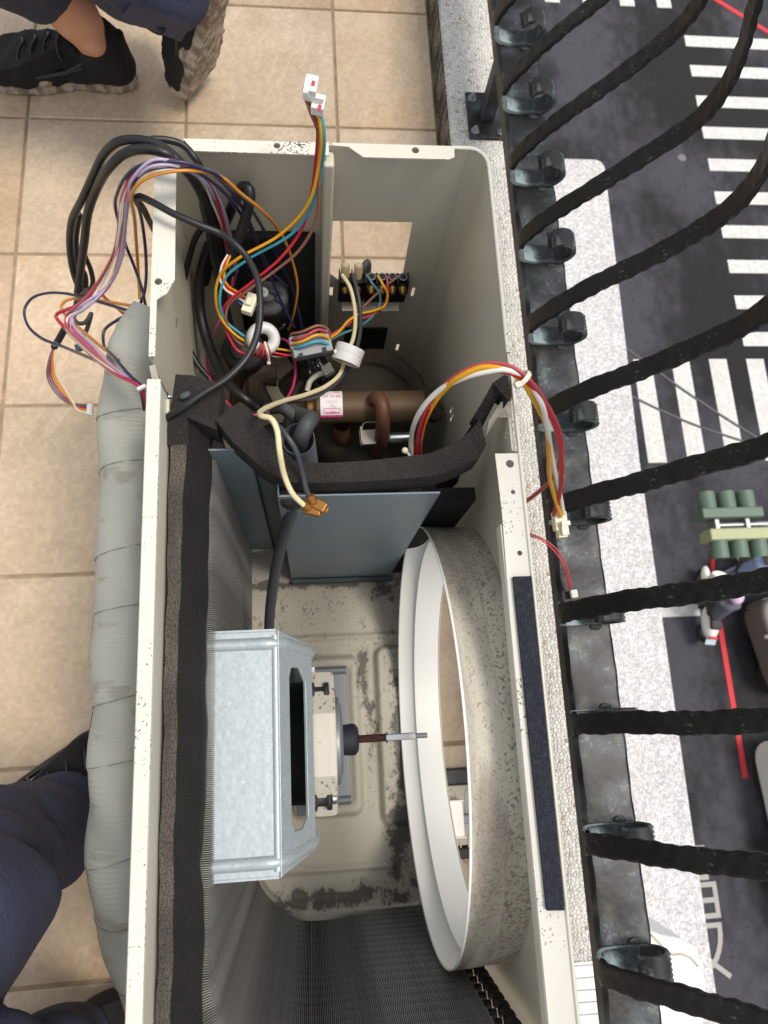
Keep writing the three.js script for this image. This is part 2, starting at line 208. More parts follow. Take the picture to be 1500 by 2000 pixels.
M.ledge = mat('#ffffff', .8, { map: tex(1024, (u, v) => { const [f1, f2, id] = worley(u, v, 64, 3), w = fbm(u, v, 110, 110, 2, 5), w2 = fbm(u, v, 8, 8, 3, 15), e = sm(.05, .3, f2 - f1); const k = mix(190, 236, .2 * e + .8 * sm(.2, .7, w * .85 + w2 * .15)) * (.93 + .1 * id); return [k, k, k * 1.01]; }), bumpMap: tex(512, (u, v) => { const [f1, f2] = worley(u, v, 64, 3); return 255 * sm(0, .5, f2 - f1); }, false), bumpScale: .005 });
M.facade = mat('#c8c4ba', .85, { bumpMap: pebBump, bumpScale: .004 });
M.signal = mat('#5f7466', .5); M.signalPale = mat('#a9ae86', .5); M.glassDark = mat('#2a2f2c', .2); M.pole = mat('#a9aeb2', .35, { metalness: .6 });
M.cabinet = mat('#e9eae8', .4); M.cabinetSlat = mat('#d9dee0', .5);

// ------------------------------------------------------------------ setting: floor, parapet, facade, street
const GX = p => -0.520487 + .3 * p, GZ = p => -1.125797 + .3 * p;
{
  const fl = structure('balcony_floor');
  part('grout', box(-1.75, .285, -.16, -.0035, GZ(-4), GZ(8), .001, 3), M.grout, fl);
  const variants = [];
  function tileGeo(w, d, ou, ov) { // chamfered slab: top, chamfers and sides
    const c = .0018, h = .012, P = [], U = [], q = (a, b, e, f) => { for (const p of [a, b, e, a, e, f]) { P.push(...p); U.push(p[0] / .62 + ou, p[2] / .62 + ov); } };
    const X = w / 2, Z = d / 2, T = (x, y, z) => [x, y, z], r = [[X, Z], [X, -Z], [-X, -Z], [-X, Z]], s = r.map(([x, z]) => [x - Math.sign(x) * c, z - Math.sign(z) * c]);
    q(...s.map(([x, z]) => T(x, 0, z)));
    for (let i = 0; i < 4; i++) { const j = (i + 1) % 4; q(T(s[i][0], 0, s[i][1]), T(r[i][0], -c * .8, r[i][1]), T(r[j][0], -c * .8, r[j][1]), T(s[j][0], 0, s[j][1])); q(T(r[i][0], -c * .8, r[i][1]), T(r[i][0], -h, r[i][1]), T(r[j][0], -h, r[j][1]), T(r[j][0], -c * .8, r[j][1])); }
    const g = new THREE.BufferGeometry(); g.setAttribute('position', new THREE.Float32BufferAttribute(P, 3)); g.setAttribute('uv', new THREE.Float32BufferAttribute(U, 2)); g.computeVertexNormals(); return g;
  }
  for (let i = 0; i < 6; i++) variants.push(tileGeo(.2945, .2945, i * .37, i * .61));
  const edge = [0, 1].map(i => tileGeo(.285 - GX(2) - .0055, .2945, .2 + i * .4, .13 + i * .3));
  for (let i = -4; i < 3; i++) for (let j = -4; j < 8; j++) {
    const e = i === 2, m = shadow(new THREE.Mesh(e ? edge[md(j, 2)] : variants[Math.floor(rnd() * 6)], M.tile[Math.floor(rnd() * 4)]));
    m.name = 'tile'; m.position.set(e ? (GX(2) + .285) / 2 : GX(i) + .15, (rnd() - .5) * .0007, GZ(j) + .15); fl.add(m);
  }
}
{ // low pebble-dashed parapet on the street edge
  const p = thing('parapet_wall', 'low white pebble-dashed kerb wall with a mouldy inner face beside the open unit', 'wall', V(.38, 0, -1.4));
  part('pebble_top', box(.2852, .45, .02, .1, -4.2, .377, .012, 3.9), M.pebble, p);
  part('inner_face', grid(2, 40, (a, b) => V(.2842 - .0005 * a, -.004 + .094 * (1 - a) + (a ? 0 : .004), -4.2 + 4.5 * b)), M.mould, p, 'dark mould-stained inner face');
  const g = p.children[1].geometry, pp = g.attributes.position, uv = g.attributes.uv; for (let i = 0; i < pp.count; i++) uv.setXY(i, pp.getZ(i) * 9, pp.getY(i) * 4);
  const f = structure('building_facade'); part('wall', box(-6, .43, -15, -.17, -9, .36, .01, 2), M.facade, f); part('wall', box(-6, .28, -15, -.17, .362, 9, .01, 2), M.facade, f);
}
{
  const g = structure('street'); const pl = new THREE.PlaneGeometry(900, 900); pl.rotateX(-Math.PI / 2); pl.translate(0, -15, 0); const uv = pl.attributes.uv; for (let i = 0; i < 4; i++) uv.setXY(i, uv.getX(i) * 110, uv.getY(i) * 110);
  part('asphalt', pl, M.asphalt, g);
  const flat = (x0, x1, z0, z1, y = -14.994) => { const q = new THREE.BoxGeometry(x1 - x0, .008, z1 - z0); q.translate((x0 + x1) / 2, y, (z0 + z1) / 2); return boxUV(q, .8); };
  const mk = new THREE.Group(); mk.name = 'road_marking'; g.add(mk);
  for (let i = 0; i < 15; i++) { const z = -18.35 + 1.1 * i * .98; if (i < 10) part('crossing_stripe', flat(11.42, 15.5, z - .2, z + .2), M.road, mk); }
  for (let i = 0; i < 8; i++) part('crossing_stripe', flat(8.35 + i * 1.02, 8.83 + i * 1.02, -8.08, -5.3), M.road, mk);
  for (let i = 0; i < 4; i++) part('crossing_stripe', flat(7.3 + i * 1.15, 7.75 + i * 1.15, -22.5, -19.55), M.road, mk);
  part('stop_line', flat(6.5, 9.06, -2.02, -1.53), M.road, mk);
  part('red_kerb_line', flat(9.44, 9.56, -2.3, 2.08), M.roadRed, mk);
  { const c = tube([V(9.62, -14.995, -3.0), V(9.56, -14.995, -2.7), V(9.5, -14.995, -2.3)], .06, 10, 6); c.scale(1, 1, 1); part('red_kerb_line', c, M.roadRed, mk); }
  { const a = at(1400, 0, -14.994), b = at(1500, 62, -14.994), d = b.clone().sub(a), L = d.length() + 6; const q = new THREE.BoxGeometry(L, .008, .14); q.rotateY(-Math.atan2(d.z, d.x)); q.translate((a.x + b.x) / 2, -14.994, (a.z + b.z) / 2); part('red_line', boxUV(q, 1), M.roadRed, mk); }
  // worn lettering, half hidden by the ledge
  const st = [];
  const S = (x0, z0, x1, z1, w = .1) => { const d = Math.hypot(x1 - x0, z1 - z0), q = new THREE.BoxGeometry(d + w, .008, w); q.rotateY(-Math.atan2(z1 - z0, x1 - x0)); q.translate((x0 + x1) / 2, -14.993 + .0011 * st.length, (z0 + z1) / 2); st.push(boxUV(q, 1)); };
  S(7.6, 3.42, 8.26, 3.42); S(8.26, 3.42, 8.26, 4.0); S(7.6, 4.0, 8.26, 4.0); S(7.6, 3.66, 8.0, 3.66);
  S(7.6, 4.14, 8.4, 4.14); S(8.4, 4.14, 8.4, 4.74); S(7.6, 4.74, 8.4, 4.74); S(7.6, 4.44, 8.32, 4.44);
  S(7.6, 4.92, 8.38, 4.92); for (let i = 0; i < 8; i++) { const a = i / 8 * 1.5, b = (i + 1) / 8 * 1.5; S(7.75 + .63 * Math.cos(a), 4.95 + .85 * Math.sin(a), 7.75 + .63 * Math.cos(b), 4.95 + .85 * Math.sin(b)); } S(8.1, 5.6, 8.42, 5.86);
  part('road_lettering', merge(st), M.roadText, mk);
  const mh = new THREE.CylinderGeometry(.12, .12, .01, 20); const mp = at(1332, 308, -14.994); mh.translate(mp.x, -14.994, mp.z); part('drain_cover', mh, mat('#6f6d72', .6), g);
}
{ // speckled ledge of the storey below
  const l = thing('stone_ledge', 'long pale speckled ledge of a lower storey running below the iron railing', 'ledge', V(1.4, -3.6, 0));
  const s = new THREE.Shape(); const r = .09, x1 = 2.262, z0 = -3.93; s.moveTo(.44, 9); s.lineTo(.44, z0); s.lineTo(x1 + .07 - r, z0); s.quadraticCurveTo(x1 + .07, z0, x1 + .065, z0 + r); s.lineTo(x1, -1.5); s.lineTo(x1 - .03, 9); s.closePath();
  const g = new THREE.ExtrudeGeometry(s, { depth: .3, bevelEnabled: true, bevelSize: .01, bevelThickness: .01, bevelSegments: 2 }); g.rotateX(Math.PI / 2); g.translate(0, -3.31, 0);
  part('slab', boxUV(g, .9), M.ledge, l);
}
{ // white unit standing on the ledge
  const Y = -2.6, t = thing('outdoor_unit', 'white rounded cabinet with a slatted lid on the pale ledge below the railing end', 'air conditioner', V(1.5, -3.3, 1.7));
  const o = [[1115, 1886], [1190, 1870], [1250, 1815], [1292, 1831], [1332, 1838], [1355, 1858], [1371, 1888], [1377, 1950], [1368, 2010], [1340, 2060], [1130, 2070]].map(q => at(q[0], q[1], Y));
  const s = new THREE.Shape(o.map(q => new THREE.Vector2(q.x, q.z))); const g = new THREE.ExtrudeGeometry(s, { depth: .66, bevelEnabled: true, bevelSize: .012, bevelThickness: .02, bevelSegments: 3 }); g.rotateX(Math.PI / 2); g.translate(0, Y - .02, 0); part('body', boxUV(g, 1), M.cabinet, t);
  const gr = W([[1272, 1826, Y + .003], [1292, 1846, Y + .003], [1310, 1864, Y + .003], [1330, 1864, Y + .003], [1350, 1872, Y + .003], [1364, 1888, Y + .003]]); part('lid_groove', tube(gr, .006, 30, 6), mat('#b9b2a0', .6), t, 'grey Y-shaped groove in the lid');
  for (let i = 0; i < 6; i++) { const a = at(1113, 1889 + i * 24, Y + .016), b = at(1235, 1880 + i * 24, Y + .016), c = at(1236, 1901 + i * 24, Y + .016), d = at(1114, 1911 + i * 24, Y + .016); part('slat', prism([a, b], [d, c], .012, 1), M.cabinetSlat, t); }
}

// ------------------------------------------------------------------ the opened air conditioner
const TOP = .635, PY = .11, XL = -.133, XR = .186, ZF = -.522, ZN = .33;
const ac = thing('air_conditioner', 'opened cream outdoor air conditioner with its fan ring, coil and wiring exposed', 'air conditioner', V(.027, 0, -.1));
{ // base pan with pressed relief and grime
  const RX0 = -.16, RX1 = .2, RZ0 = -.56, RZ1 = .36;
  const stains = [[.076, -.05, .008, .022], [.079, -.02, .007, .028], [.085, .02, .007, .018], [.088, .055, .007, .02], [.12, .19, .014, .06], [.118, -.165, .016, .012], [.05, .26, .07, .012], [-.02, .26, .04, .012], [.0, -.178, .16, .006], [.13, .1, .012, .12], [.155, .0, .012, .3]];
  M.pan = mat('#ffffff', .55, { map: tex(1024, (u, v) => { const x = mix(RX0, RX1, u), z = mix(RZ0, RZ1, v), w = fbm(u, v, 6, 14, 5, 3), f = fbm(u, v, 130, 320, 2, 7), m = fbm(u, v, 24, 60, 4, 17); let c = mix3([200, 195, 180], [176, 169, 152], w);
    const zone = Math.max(sm(.05, -.02, Math.abs(z + .13) - .07), .8 * sm(.03, -.02, Math.abs(x - .09) - .04) * sm(.25, .1, z)); c = mix3(c, [104, 97, 87], sm(.64, .86, f * .5 + m * .3 + .2 * zone) * .7);
    let s = 0; for (const [a, b, p, q] of stains) { const d = Math.max(Math.abs(x - a) / p, Math.abs(z - b) / q); s = Math.max(s, sm(1.35, .55, d + (m - .5) * 2.2 + (f - .5) * .9)); } return mix3(c, mix3([112, 104, 94], [46, 41, 37], sm(.5, 1, s)), .62 * s); }) });
  const panUV = g => { g = plain(g); const p = g.attributes.position, uv = g.attributes.uv; for (let i = 0; i < p.count; i++) uv.setXY(i, (p.getX(i) - RX0) / (RX1 - RX0), (p.getZ(i) - RZ0) / (RZ1 - RZ0)); return g; };
  const relief = (x, z) => { const rr = (x0, x1, z0, z1, r) => { const dx = Math.max(x0 + r - x, x - x1 + r, 0), dz = Math.max(z0 + r - z, z - z1 + r, 0); return sm(.004, -.004, Math.hypot(dx, dz) - r); };
    let h = 0; h += .011 * rr(-.03, .068, -.066, .155, .012); h -= .004 * rr(-.02, .056, -.05, .14, .006); h += .012 * rr(.096, .17, -.078, .172, .014); h += .006 * rr(-.09, .17, -.098, .228, .03) ; h -= .006 * rr(-.055, .17, -.093, .222, .06);
    const e = Math.hypot(Math.max(-.0 - x, 0), Math.max(z - .19, 0)); if (z > .1) h += .008 * Math.exp(-Math.pow((e - .082) / .006, 2)) * sm(.16, .1, x); return h; };
  part('base_pan', panUV(merge([grid(130, 330, (a, b) => { const x = mix(-.131, .184, a), z = mix(-.519, .328, 1 - b); return V(x, PY + relief(x, z), z); }), box(XL, XR, .045, PY - .012, ZF, ZN, .003)])), M.pan, ac);
  for (const z of [-.4, .2]) part('foot', box(-.15, .2, .0, .044, z - .03, z + .03, .004), M.paint, ac);
}
{ // cabinet sheets
  const T = .0014;
  const uvp = g => boxUV(g, 3.2);
  // far end sheet, from left corner to right corner, with the terminal window and slots
  const seamX = .03;
  let g = sheet([[XL, PY - .01], [seamX, PY - .01], [seamX, TOP], [XL, TOP]], [], T); g.translate(0, 0, ZF);
  const lip = (pts, t = .0016) => { const s = new THREE.Shape(pts.map(q => new THREE.Vector2(q[0], -q[1]))); return s; };
  const flat = (pts, holes, y, t = .0016) => { const s = new THREE.Shape(pts.map(q => new THREE.Vector2(q[0], -q[1]))); for (const h of holes || []) s.holes.push(new THREE.Path().absarc(h[0], -h[1], h[2], 0, 2 * Math.PI, true)); const e = new THREE.ExtrudeGeometry(s, { depth: t, bevelEnabled: false, curveSegments: 20 }); e.rotateX(-Math.PI / 2); e.translate(0, y - t, 0); return e; };
  const cp = new THREE.Group(); cp.name = 'corner_panel'; ac.add(cp);
  let left = sheet([[-ZF, PY - .01], [.297, PY - .01], [.297, TOP], [-ZF, TOP]], [], T); left.rotateY(Math.PI / 2); left.translate(XL, 0, 0); // x = depth, shape x = -z
  part('sheet', uvp(merge([g, left])), M.paintIn, cp);
  const farH = at(541, 287, TOP);
  part('flange', uvp(merge([flat([[-.108, ZF], [seamX - .001, ZF], [seamX - .001, ZF + .0145], [-.098, ZF + .0135]], [[farH.x, farH.z, .0032]], TOP + .0018),
    flat([[XL, -.487], [-.1135, -.489], [-.1125, -.372], [-.119, -.358], [-.1275, -.352], [-.1275, -.297], [XL, -.297]], [[at(310, 552, TOP).x, at(310, 552, TOP).z, .0034]], TOP + .0018)])), M.paintEdge, cp, 'chipped white top flange');
  const sp = new THREE.Group(); sp.name = 'side_panel'; ac.add(sp);
  const CR = .019, win = [[.0362, .521], [.1262, .521], [.1275, .425], [.1275, .412], [.122, .405], [.045, .405], [.034, .42], [.0355, .44]];
  const slot = (x, y, l = .02) => [[x - .0022, y - l / 2], [x + .0022, y - l / 2], [x + .0022, y + l / 2], [x - .0022, y + l / 2]];
  g = sheet([[seamX, PY - .01], [XR - CR, PY - .01], [XR - CR, TOP], [seamX, TOP]], [win, slot(.038, .377), slot(.146, .377), slot(.143, .222)], T); g.translate(0, 0, ZF);
  const corner = grid(10, 1, (a, b) => V(XR - CR + (CR - .0007) * Math.sin(a * Math.PI / 2), PY + (TOP - PY) * (1 - b), ZF + .0007 + CR * (1 - Math.cos(a * Math.PI / 2)) ));
  part('sheet', uvp(merge([g, corner])), M.paintIn, sp);
  const h2 = at(811, 296, TOP);
  const arc = []; for (let i = 0; i <= 8; i++) { const a = i / 8 * Math.PI / 2; arc.push(V(XR - CR + (CR - .001) * Math.sin(a), TOP + .0005, ZF + .001 + CR * (1 - Math.cos(a)))); }
  part('flange', uvp(merge([flat([[seamX + .003, ZF], [.152, ZF], [.1515, ZF + .0125], [.146, ZF + .0155], [.062, ZF + .0155], [.048, ZF + .004], [seamX + .003, ZF + .003]], [[h2.x, h2.z, .0036]], TOP + .0018), tube([V(.15, TOP + .0005, ZF + .001), ...arc, V(XR - .001, TOP + .0005, -.3)], .0022, 60, 6)])), M.paintEdge, sp, 'white top flange with a screw hole');
  // folded rib where the two sheets meet
  part('folded_rib', box(.0235, .0345, PY + .13, TOP - .006, ZF + .0022, ZF + .02, .003), M.paintIn, ac);
  // front sheet with the fan opening
  const fp = new THREE.Group(); fp.name = 'front_panel'; ac.add(fp);
  let f = sheet([[-ZN, PY - .01], [-ZF - CR, PY - .01], [-ZF - CR, TOP], [.258, TOP], [.252, TOP - .016], [.212, TOP - .016], [.205, TOP], [-ZN, TOP]], [{ x: -.036, y: .36, r: .2225 }, slot(.3, .24), slot(.342, .379), slot(.352, .379, .016)], T); f.rotateY(Math.PI / 2); f.translate(XR - T, 0, 0);
  part('sheet', uvp(f), M.paintIn, fp);
  const hs = [[988, 851, .0022], [995, 907, .0036], [1001, 962, .002], [1014, 1081, .0022]].map(q => { const p = at(q[0], q[1], TOP); return [p.x, p.z, q[2]]; });
  part('flange', uvp(flat([[.164, -.203], [XR, -.203], [XR, ZN], [.164, ZN], [.1635, -.06], [.1652, -.15]], hs, TOP + .0018)), M.paintEdge, fp, 'white top flange with a row of round holes');
  part('flange_lip', uvp(merge([box(.1632, .1646, TOP - .014, TOP - .0002, -.14, ZN, .0005), box(XR - .0016, XR + .0012, TOP + .0, TOP + .0042, -.29, ZN, .001)])), M.paint, fp);
  part('notch_tab', uvp(merge([prism(W([[955, 822, .628], [978, 785, .63], [998, 783, .6305]]), W([[950, 850, .60], [972, 815, .612], [1000, 815, .62]]), .0014)])), M.paintIn, fp);
  part('sealing_strip', (() => { const a = [], b = []; for (let i = 0; i <= 30; i++) { const t = i / 30, v = mix(1126, 1779, t); a.push(at(mix(1003, 1069, t), v, TOP + .0065)); b.push(at(mix(1038, 1103, t), v - 1, TOP + .0065)); } return prism(b, a, .0046, 8); })(), M.navyFoam, fp, 'dark blue foam strip on the flange');
  part('screw', latheAB(at(740, 640, .3).add(V(0, 0, 0)), at(740, 640, .3).add(V(0, 0, .01)), [[0, .003], [.003, .0034], [.004, 0]], 8), M.rubber, ac);
  // left rail over the coil guard
  const rl = new THREE.Group(); rl.name = 'rear_rail'; ac.add(rl);
  part('sheet', uvp(merge([box(XL, XL + .0014, PY, TOP - .002, -.276, ZN, .0005), box(-.1235, -.1221, TOP - .05, TOP - .001, -.272, ZN, .0005)])), M.paint, rl);
  part('top_edge', uvp(box(XL - .001, -.122, TOP - .0012, TOP + .0022, -.276, ZN, .0012)), M.paintEdge, rl);
  part('corner_bracket', uvp(prism(W([[291, 715, .632], [302, 712, .634]]), W([[318, 830, .585], [333, 822, .586]]), .003)), M.paintIn, rl); part('screw_tab', uvp(box(-.1221, -.1195, .55, .612, -.268, -.25, .0006)), M.paintIn, rl);
  const sc = at(326, 775, .6); part('screw', latheAB(sc, sc.clone().add(V(.016, 0, 0)), [[-.001, .0042], [.0008, .0042], [.001, .0019], [.003, .0024], [.005, .0018], [.007, .0023], [.009, .0017], [.011, .0021], [.014, .0016], [.016, .0004]], 12), M.chrome, rl);
}
{ // fan ring: flared intake lip and duct
  const c = V(.128, .36, .036), fr = new THREE.Group(); fr.name = 'fan_ring'; ac.add(fr);
  const prof = []; for (let i = 0; i <= 10; i++) { const a = i / 10 * Math.PI / 2; prof.push([.021 * Math.sin(a), .2335 - .0105 * (1 - Math.cos(a))]); } // x along, r
  const inner = [...prof, [.0215, .2228], [.04, .2224], [.056, .222]], outer = [[.0012, .2353], [.012, .2348], [.03, .2338], [.032, .2334], [.0565, .233]];
  const rev = (pr, flip) => grid(160, pr.length - 1, (a, b) => { const q = pr[Math.round(b * (pr.length - 1))], t = (flip ? -1 : 1) * a * 2 * Math.PI; return V(c.x + q[0], c.y + q[1] * Math.cos(t), c.z + q[1] * Math.sin(t)); });
  part('inner_face', merge([rev(inner, true), rev([[.0, .2335], [-.0012, .2345], [-.0008, .2355], [.0012, .2353]], false)]), M.white, fr);
  const og = rev([[.0012, .2353], ...outer.slice(1)], false); part('outer_face', og, M.duct, fr, 'dust-stained outer side of the ring');
}
{ // partition between fan and compressor
  const pp = new THREE.Group(); pp.name = 'partition_plate'; ac.add(pp);
  part('main_sheet', boxUV(merge([box(-.027, .1245, PY + .008, .578, -.187, -.185, .0006)]), 3), M.bluePaint, pp);
  part('jog_sheet', boxUV(merge([box(-.0272, -.0255, PY + .006, .578, -.236, -.187, .0005), box(-.052, -.0272, PY + .006, .578, -.2375, -.236, .0005), box(-.0535, -.052, PY + .006, .578, -.2375, -.228, .0005)]), 3), mat('#66757c', .5), pp);
  part('left_sheet', box(-.095, -.0535, PY + .02, .578, -.233, -.231, .0006, 3), M.bluePaint, pp);
  part('base_lip', box(-.026, .128, PY, PY + .018, -.184, -.178, .001, 3), mat('#4c5458', .6), pp);
  // foam along the partition top
  const Yf = .604, A = W([[468, 784, Yf + .008], [500, 815, Yf + .005], [545, 870, Yf], [578, 903, Yf], [640, 904, Yf], [700, 901, Yf], [780, 893, Yf], [840, 885, Yf], [885, 868, Yf + .002], [915, 845, Yf + .006], [938, 818, Yf + .012]]);
  const B = W([[421, 820, Yf + .008], [455, 863, Yf + .004], [510, 913, Yf], [562, 941, Yf], [630, 943, Yf], [700, 941, Yf], [780, 936, Yf], [850, 929, Yf], [905, 909, Yf + .002], [938, 892, Yf + .006], [950, 868, Yf + .012]]);
  part('foam_strip', prism(B, A, .036, 6), M.foamDark, pp, 'black foam strip curving along the top');
  const A2 = W([[925, 812, .612], [945, 780, .625], [962, 748, .636], [985, 732, .642], [993, 735, .643]]), B2 = W([[944, 830, .605], [962, 795, .618], [977, 770, .63], [992, 782, .642], [994, 782, .642]]);
  part('foam_strip', prism(B2, A2, .02, 6), M.foamDark, pp, 'black foam piece folded over the front sheet');
  const A3 = W([[870, 900, .55], [935, 812, .57]]), B3 = W([[835, 990, .44], [895, 940, .5]]); 
  part('gap_shade_sheet', merge([boxUV(box(.1245, .17, PY + .01, .53, -.205, -.19, .002), 6), prism(B3, A3, .01, 6)]), M.felt, pp);  // black sheet and wedge put in as the shade of the gap beside the front panel
}
{ // condenser coil: every fin a plate, bent round the corner
  const co = new THREE.Group(); co.name = 'condenser_coil'; ac.add(co);
  const path = [], R0 = .078; const zc = .198; // inner face
  let s = -.262; const P = 0.0017;
  for (; s < zc; s += P) path.push([-.0865, s, 0]);
  for (let a = 0; a < Math.PI / 2; a += P / R0) path.push([-.0865 + R0 * (1 - Math.cos(a)), zc + R0 * Math.sin(a), a]);
  for (let x = -.0865 + R0; x < .15; x += P) path.push([x, zc + R0, Math.PI / 2]);
  const n = 21, h = .437, d = .021, pts = [[-d, 0], [-d, h]]; // fin outline: x = depth (0 is the inner edge), y
  for (let i = n * 4; i >= 0; i--) { const y = h * i / (n * 4); pts.push([i % 4 === 0 ? -.0016 : i % 4 === 2 ? .0014 : .0009, y]); }
  const fin = new THREE.ExtrudeGeometry(new THREE.Shape(pts.map(q => new THREE.Vector2(q[0], q[1]))), { depth: .00035, bevelEnabled: false });
  const fm = mat('#b4b2af', .5, { metalness: .15 }); const im = new THREE.InstancedMesh(fin, fm, path.length); const o = abs(co), mx = new THREE.Matrix4();
  path.forEach(([x, z, a], i) => { mx.makeRotationY(a); mx.setPosition(x - o.x, PY + .012 + (rnd() - .5) * .0006 - o.y, z - o.z); im.setMatrixAt(i, mx); const k = .75 + .5 * vn(i * .12, 1, 512, 4, 5) * .8 + (rnd() - .5) * .22; im.setColorAt(i, new THREE.Color(k, k, k * 1.0)); });
  im.name = 'cooling_fin'; im.userData.kind = 'stuff'; shadow(im); co.add(im);
  const tl = []; for (let i = 0; i < n; i++) { const y = PY + .012 + h * (i + .5) / n, q = [V(-.0975, y, -.27), V(-.0975, y, 0), V(-.0975, y, zc)]; for (let k = 1; k <= 6; k++) { const a = k / 6 * Math.PI / 2; q.push(V(-.0865 + R0 - (R0 + .011) * Math.cos(a), y, zc + (R0 + .011) * Math.sin(a))); } q.push(V(.05, y, zc + R0 + .011), V(.163, y, zc + R0 + .011)); tl.push(tube(q, .0042, 40, 6)); const bend = new THREE.TorusGeometry(.0095, .0042, 6, 8, Math.PI); bend.rotateZ(-Math.PI / 2); bend.rotateX(0); bend.translate(.163, y + (i % 2 ? .0 : .0), zc + R0 + .006); tl.push(plain(bend)); }
  part('coil_tube', merge(tl), mat('#262422', .6, { metalness: .3 }), co).userData.kind = 'stuff';
  part('end_plate', box(-.112, -.084, PY + .012, PY + .45, -.2665, -.264, .0005), M.steelGrey, co);
  // foam over the top of the coil
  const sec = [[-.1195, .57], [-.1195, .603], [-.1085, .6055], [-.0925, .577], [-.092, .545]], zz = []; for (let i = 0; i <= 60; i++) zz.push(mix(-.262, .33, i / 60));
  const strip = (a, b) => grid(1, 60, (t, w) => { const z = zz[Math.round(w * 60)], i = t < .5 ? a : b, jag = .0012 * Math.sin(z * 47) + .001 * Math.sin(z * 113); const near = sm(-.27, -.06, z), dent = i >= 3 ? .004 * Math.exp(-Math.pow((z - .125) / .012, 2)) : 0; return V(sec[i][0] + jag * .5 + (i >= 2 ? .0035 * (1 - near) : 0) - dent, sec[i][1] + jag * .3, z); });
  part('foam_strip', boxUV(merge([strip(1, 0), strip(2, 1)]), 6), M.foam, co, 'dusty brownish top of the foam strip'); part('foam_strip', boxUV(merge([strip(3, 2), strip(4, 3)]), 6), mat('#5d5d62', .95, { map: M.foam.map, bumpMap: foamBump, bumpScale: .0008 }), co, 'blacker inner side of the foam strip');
  // upper block of the same foam
  part('foam_strip', boxUV(merge([prism(W([[343, 731, .612], [375, 733, .614], [432, 748, .607]]), W([[330, 818, .607], [365, 815, .611], [424, 840, .603]]), .035), prism(W([[330, 816, .6075], [365, 814, .612]]), W([[320, 870, .603], [368, 868, .606]]), .03)]), 6), M.foamDark, co, 'dark foam block at the coil end');
  const lump = new THREE.IcosahedronGeometry(.0042, 2); lump.scale(1.3, .6, .8); const lp = at(362, 772, .616); lump.rotateY(.5); lump.translate(lp.x, lp.y, lp.z); part('sealant_blob', lump, M.cableGrey, co);
}
{ // fan motor, its bracket and shaft
  const mb = new THREE.Group(); mb.name = 'motor_bracket'; ac.add(mb); const z0 = -.066, z1 = .139, t = .002;
  const gu = g => boxUV(g, 4);
  part('top_plate', gu(box(-.112, -.031, .548, .55, z0, z1, .0008)), M.galv, mb);
  // sloping front with the long window
  const L = Math.hypot(.029, .045), sl = new THREE.Shape([[z0, 0], [z1, 0], [z1 - .012, L], [z0 + .012, L]].map(q => new THREE.Vector2(q[0], q[1]))); const hz = [[-.034, .019], [-.024, .0155], [.098, .0155], [.108, .02], [.108, .034], [.099, .043], [-.02, .043], [-.034, .033]]; sl.holes.push(new THREE.Path(hz.map(q => new THREE.Vector2(q[0], q[1]))));
  let g = new THREE.ExtrudeGeometry(sl, { depth: t, bevelEnabled: true, bevelSize: .0006, bevelThickness: .0004, bevelSegments: 1 }); // local x -> z, y -> down the slope
  const bx = V(0, 0, 1), by = V(.029, -.045, 0).normalize(), bz = bx.clone().cross(by); g.applyMatrix4(new THREE.Matrix4().makeBasis(bx, by, bz).setPosition(-.031, .55, 0)); part('front_plate', gu(g), M.galv, mb);
  part('front_beam', gu(box(-.004, -.002, .14, .505, z0 + .012, z1 - .012, .0006)), M.galv, mb);
  part('bend_edge', gu(tube([V(-.0325, .5475, z0 + .004), V(-.0325, .5475, .03), V(-.0325, .5475, z1 - .004)], .0042, 20, 10)), M.galv, mb);
  for (const [z, s] of [[z0 + .011, 1], [z1 - .011, -1]]) {
    part('pressed_rib', gu(merge([tube([V(-.112, .5475, z), V(-.06, .5475, z), V(-.036, .5475, z), V(-.027, .542, z), V(-.012, .519, z + s * .004), V(-.004, .505, z + s * .006), V(-.003, .47, z + s * .007)], .0062, 50, 12)])), M.galv, mb);
    part('side_wall', gu(merge([sheet([[-.112, .35], [-.0315, .35], [-.0315, .549], [-.112, .549]], [], .002).translate(0, 0, s > 0 ? z0 - .002 : z1)])), M.galv, mb);
  }
  for (const z of [-.03, .107]) part('leg', gu(box(-.02, .004, PY + .012, .36, z - .012, z + .012, .001)), M.galv, mb);
  part('foot_plate', box(-.018, .051, PY + .0115, PY + .0165, -.05, .138, .002), M.steelGrey, mb);
  for (const z of [-.046, .134]) part('foot_rib', cylAB(V(-.014, PY + .016, z), V(.051, PY + .016, z), .006), M.steelGrey, mb);
  const mo = new THREE.Group(); mo.name = 'fan_motor'; ac.add(mo); const c = V(.0, .36, .0415);
  part('body', latheAB(V(-.06, c.y, c.z), V(.02, c.y, c.z), [[0, 0], [0, .062], [.02, .066], [.058, .066], [.06, .06], [.06, 0]], 36), M.rubber, mo);
  const sq = new THREE.Shape(); for (let i = 0; i < 8; i++) { const a = i / 8 * 2 * Math.PI + Math.PI / 8, r = i % 1 ? .07 : .078; i ? sq.lineTo(r * Math.cos(a), r * Math.sin(a)) : sq.moveTo(r * Math.cos(a), r * Math.sin(a)); } sq.closePath();
  g = new THREE.ExtrudeGeometry(sq, { depth: .014, bevelEnabled: true, bevelSize: .003, bevelThickness: .006, bevelSegments: 3 }); g.rotateY(Math.PI / 2); g.translate(.004, c.y, c.z); part('end_shell', boxUV(g, 6), mat('#ffffff', .6, { map: speck([214, 210, 200], [140, 124, 100], 90, .86, 19, .4) }), mo, 'cream resin end of the motor');
  part('face_disc', latheAB(V(.022, c.y, c.z), V(.04, c.y, c.z), [[0, .048], [.006, .048], [.008, .046], [.0085, .04], [.0095, .04], [.0105, .037], [.0105, 0]], 36), M.steelGrey, mo);
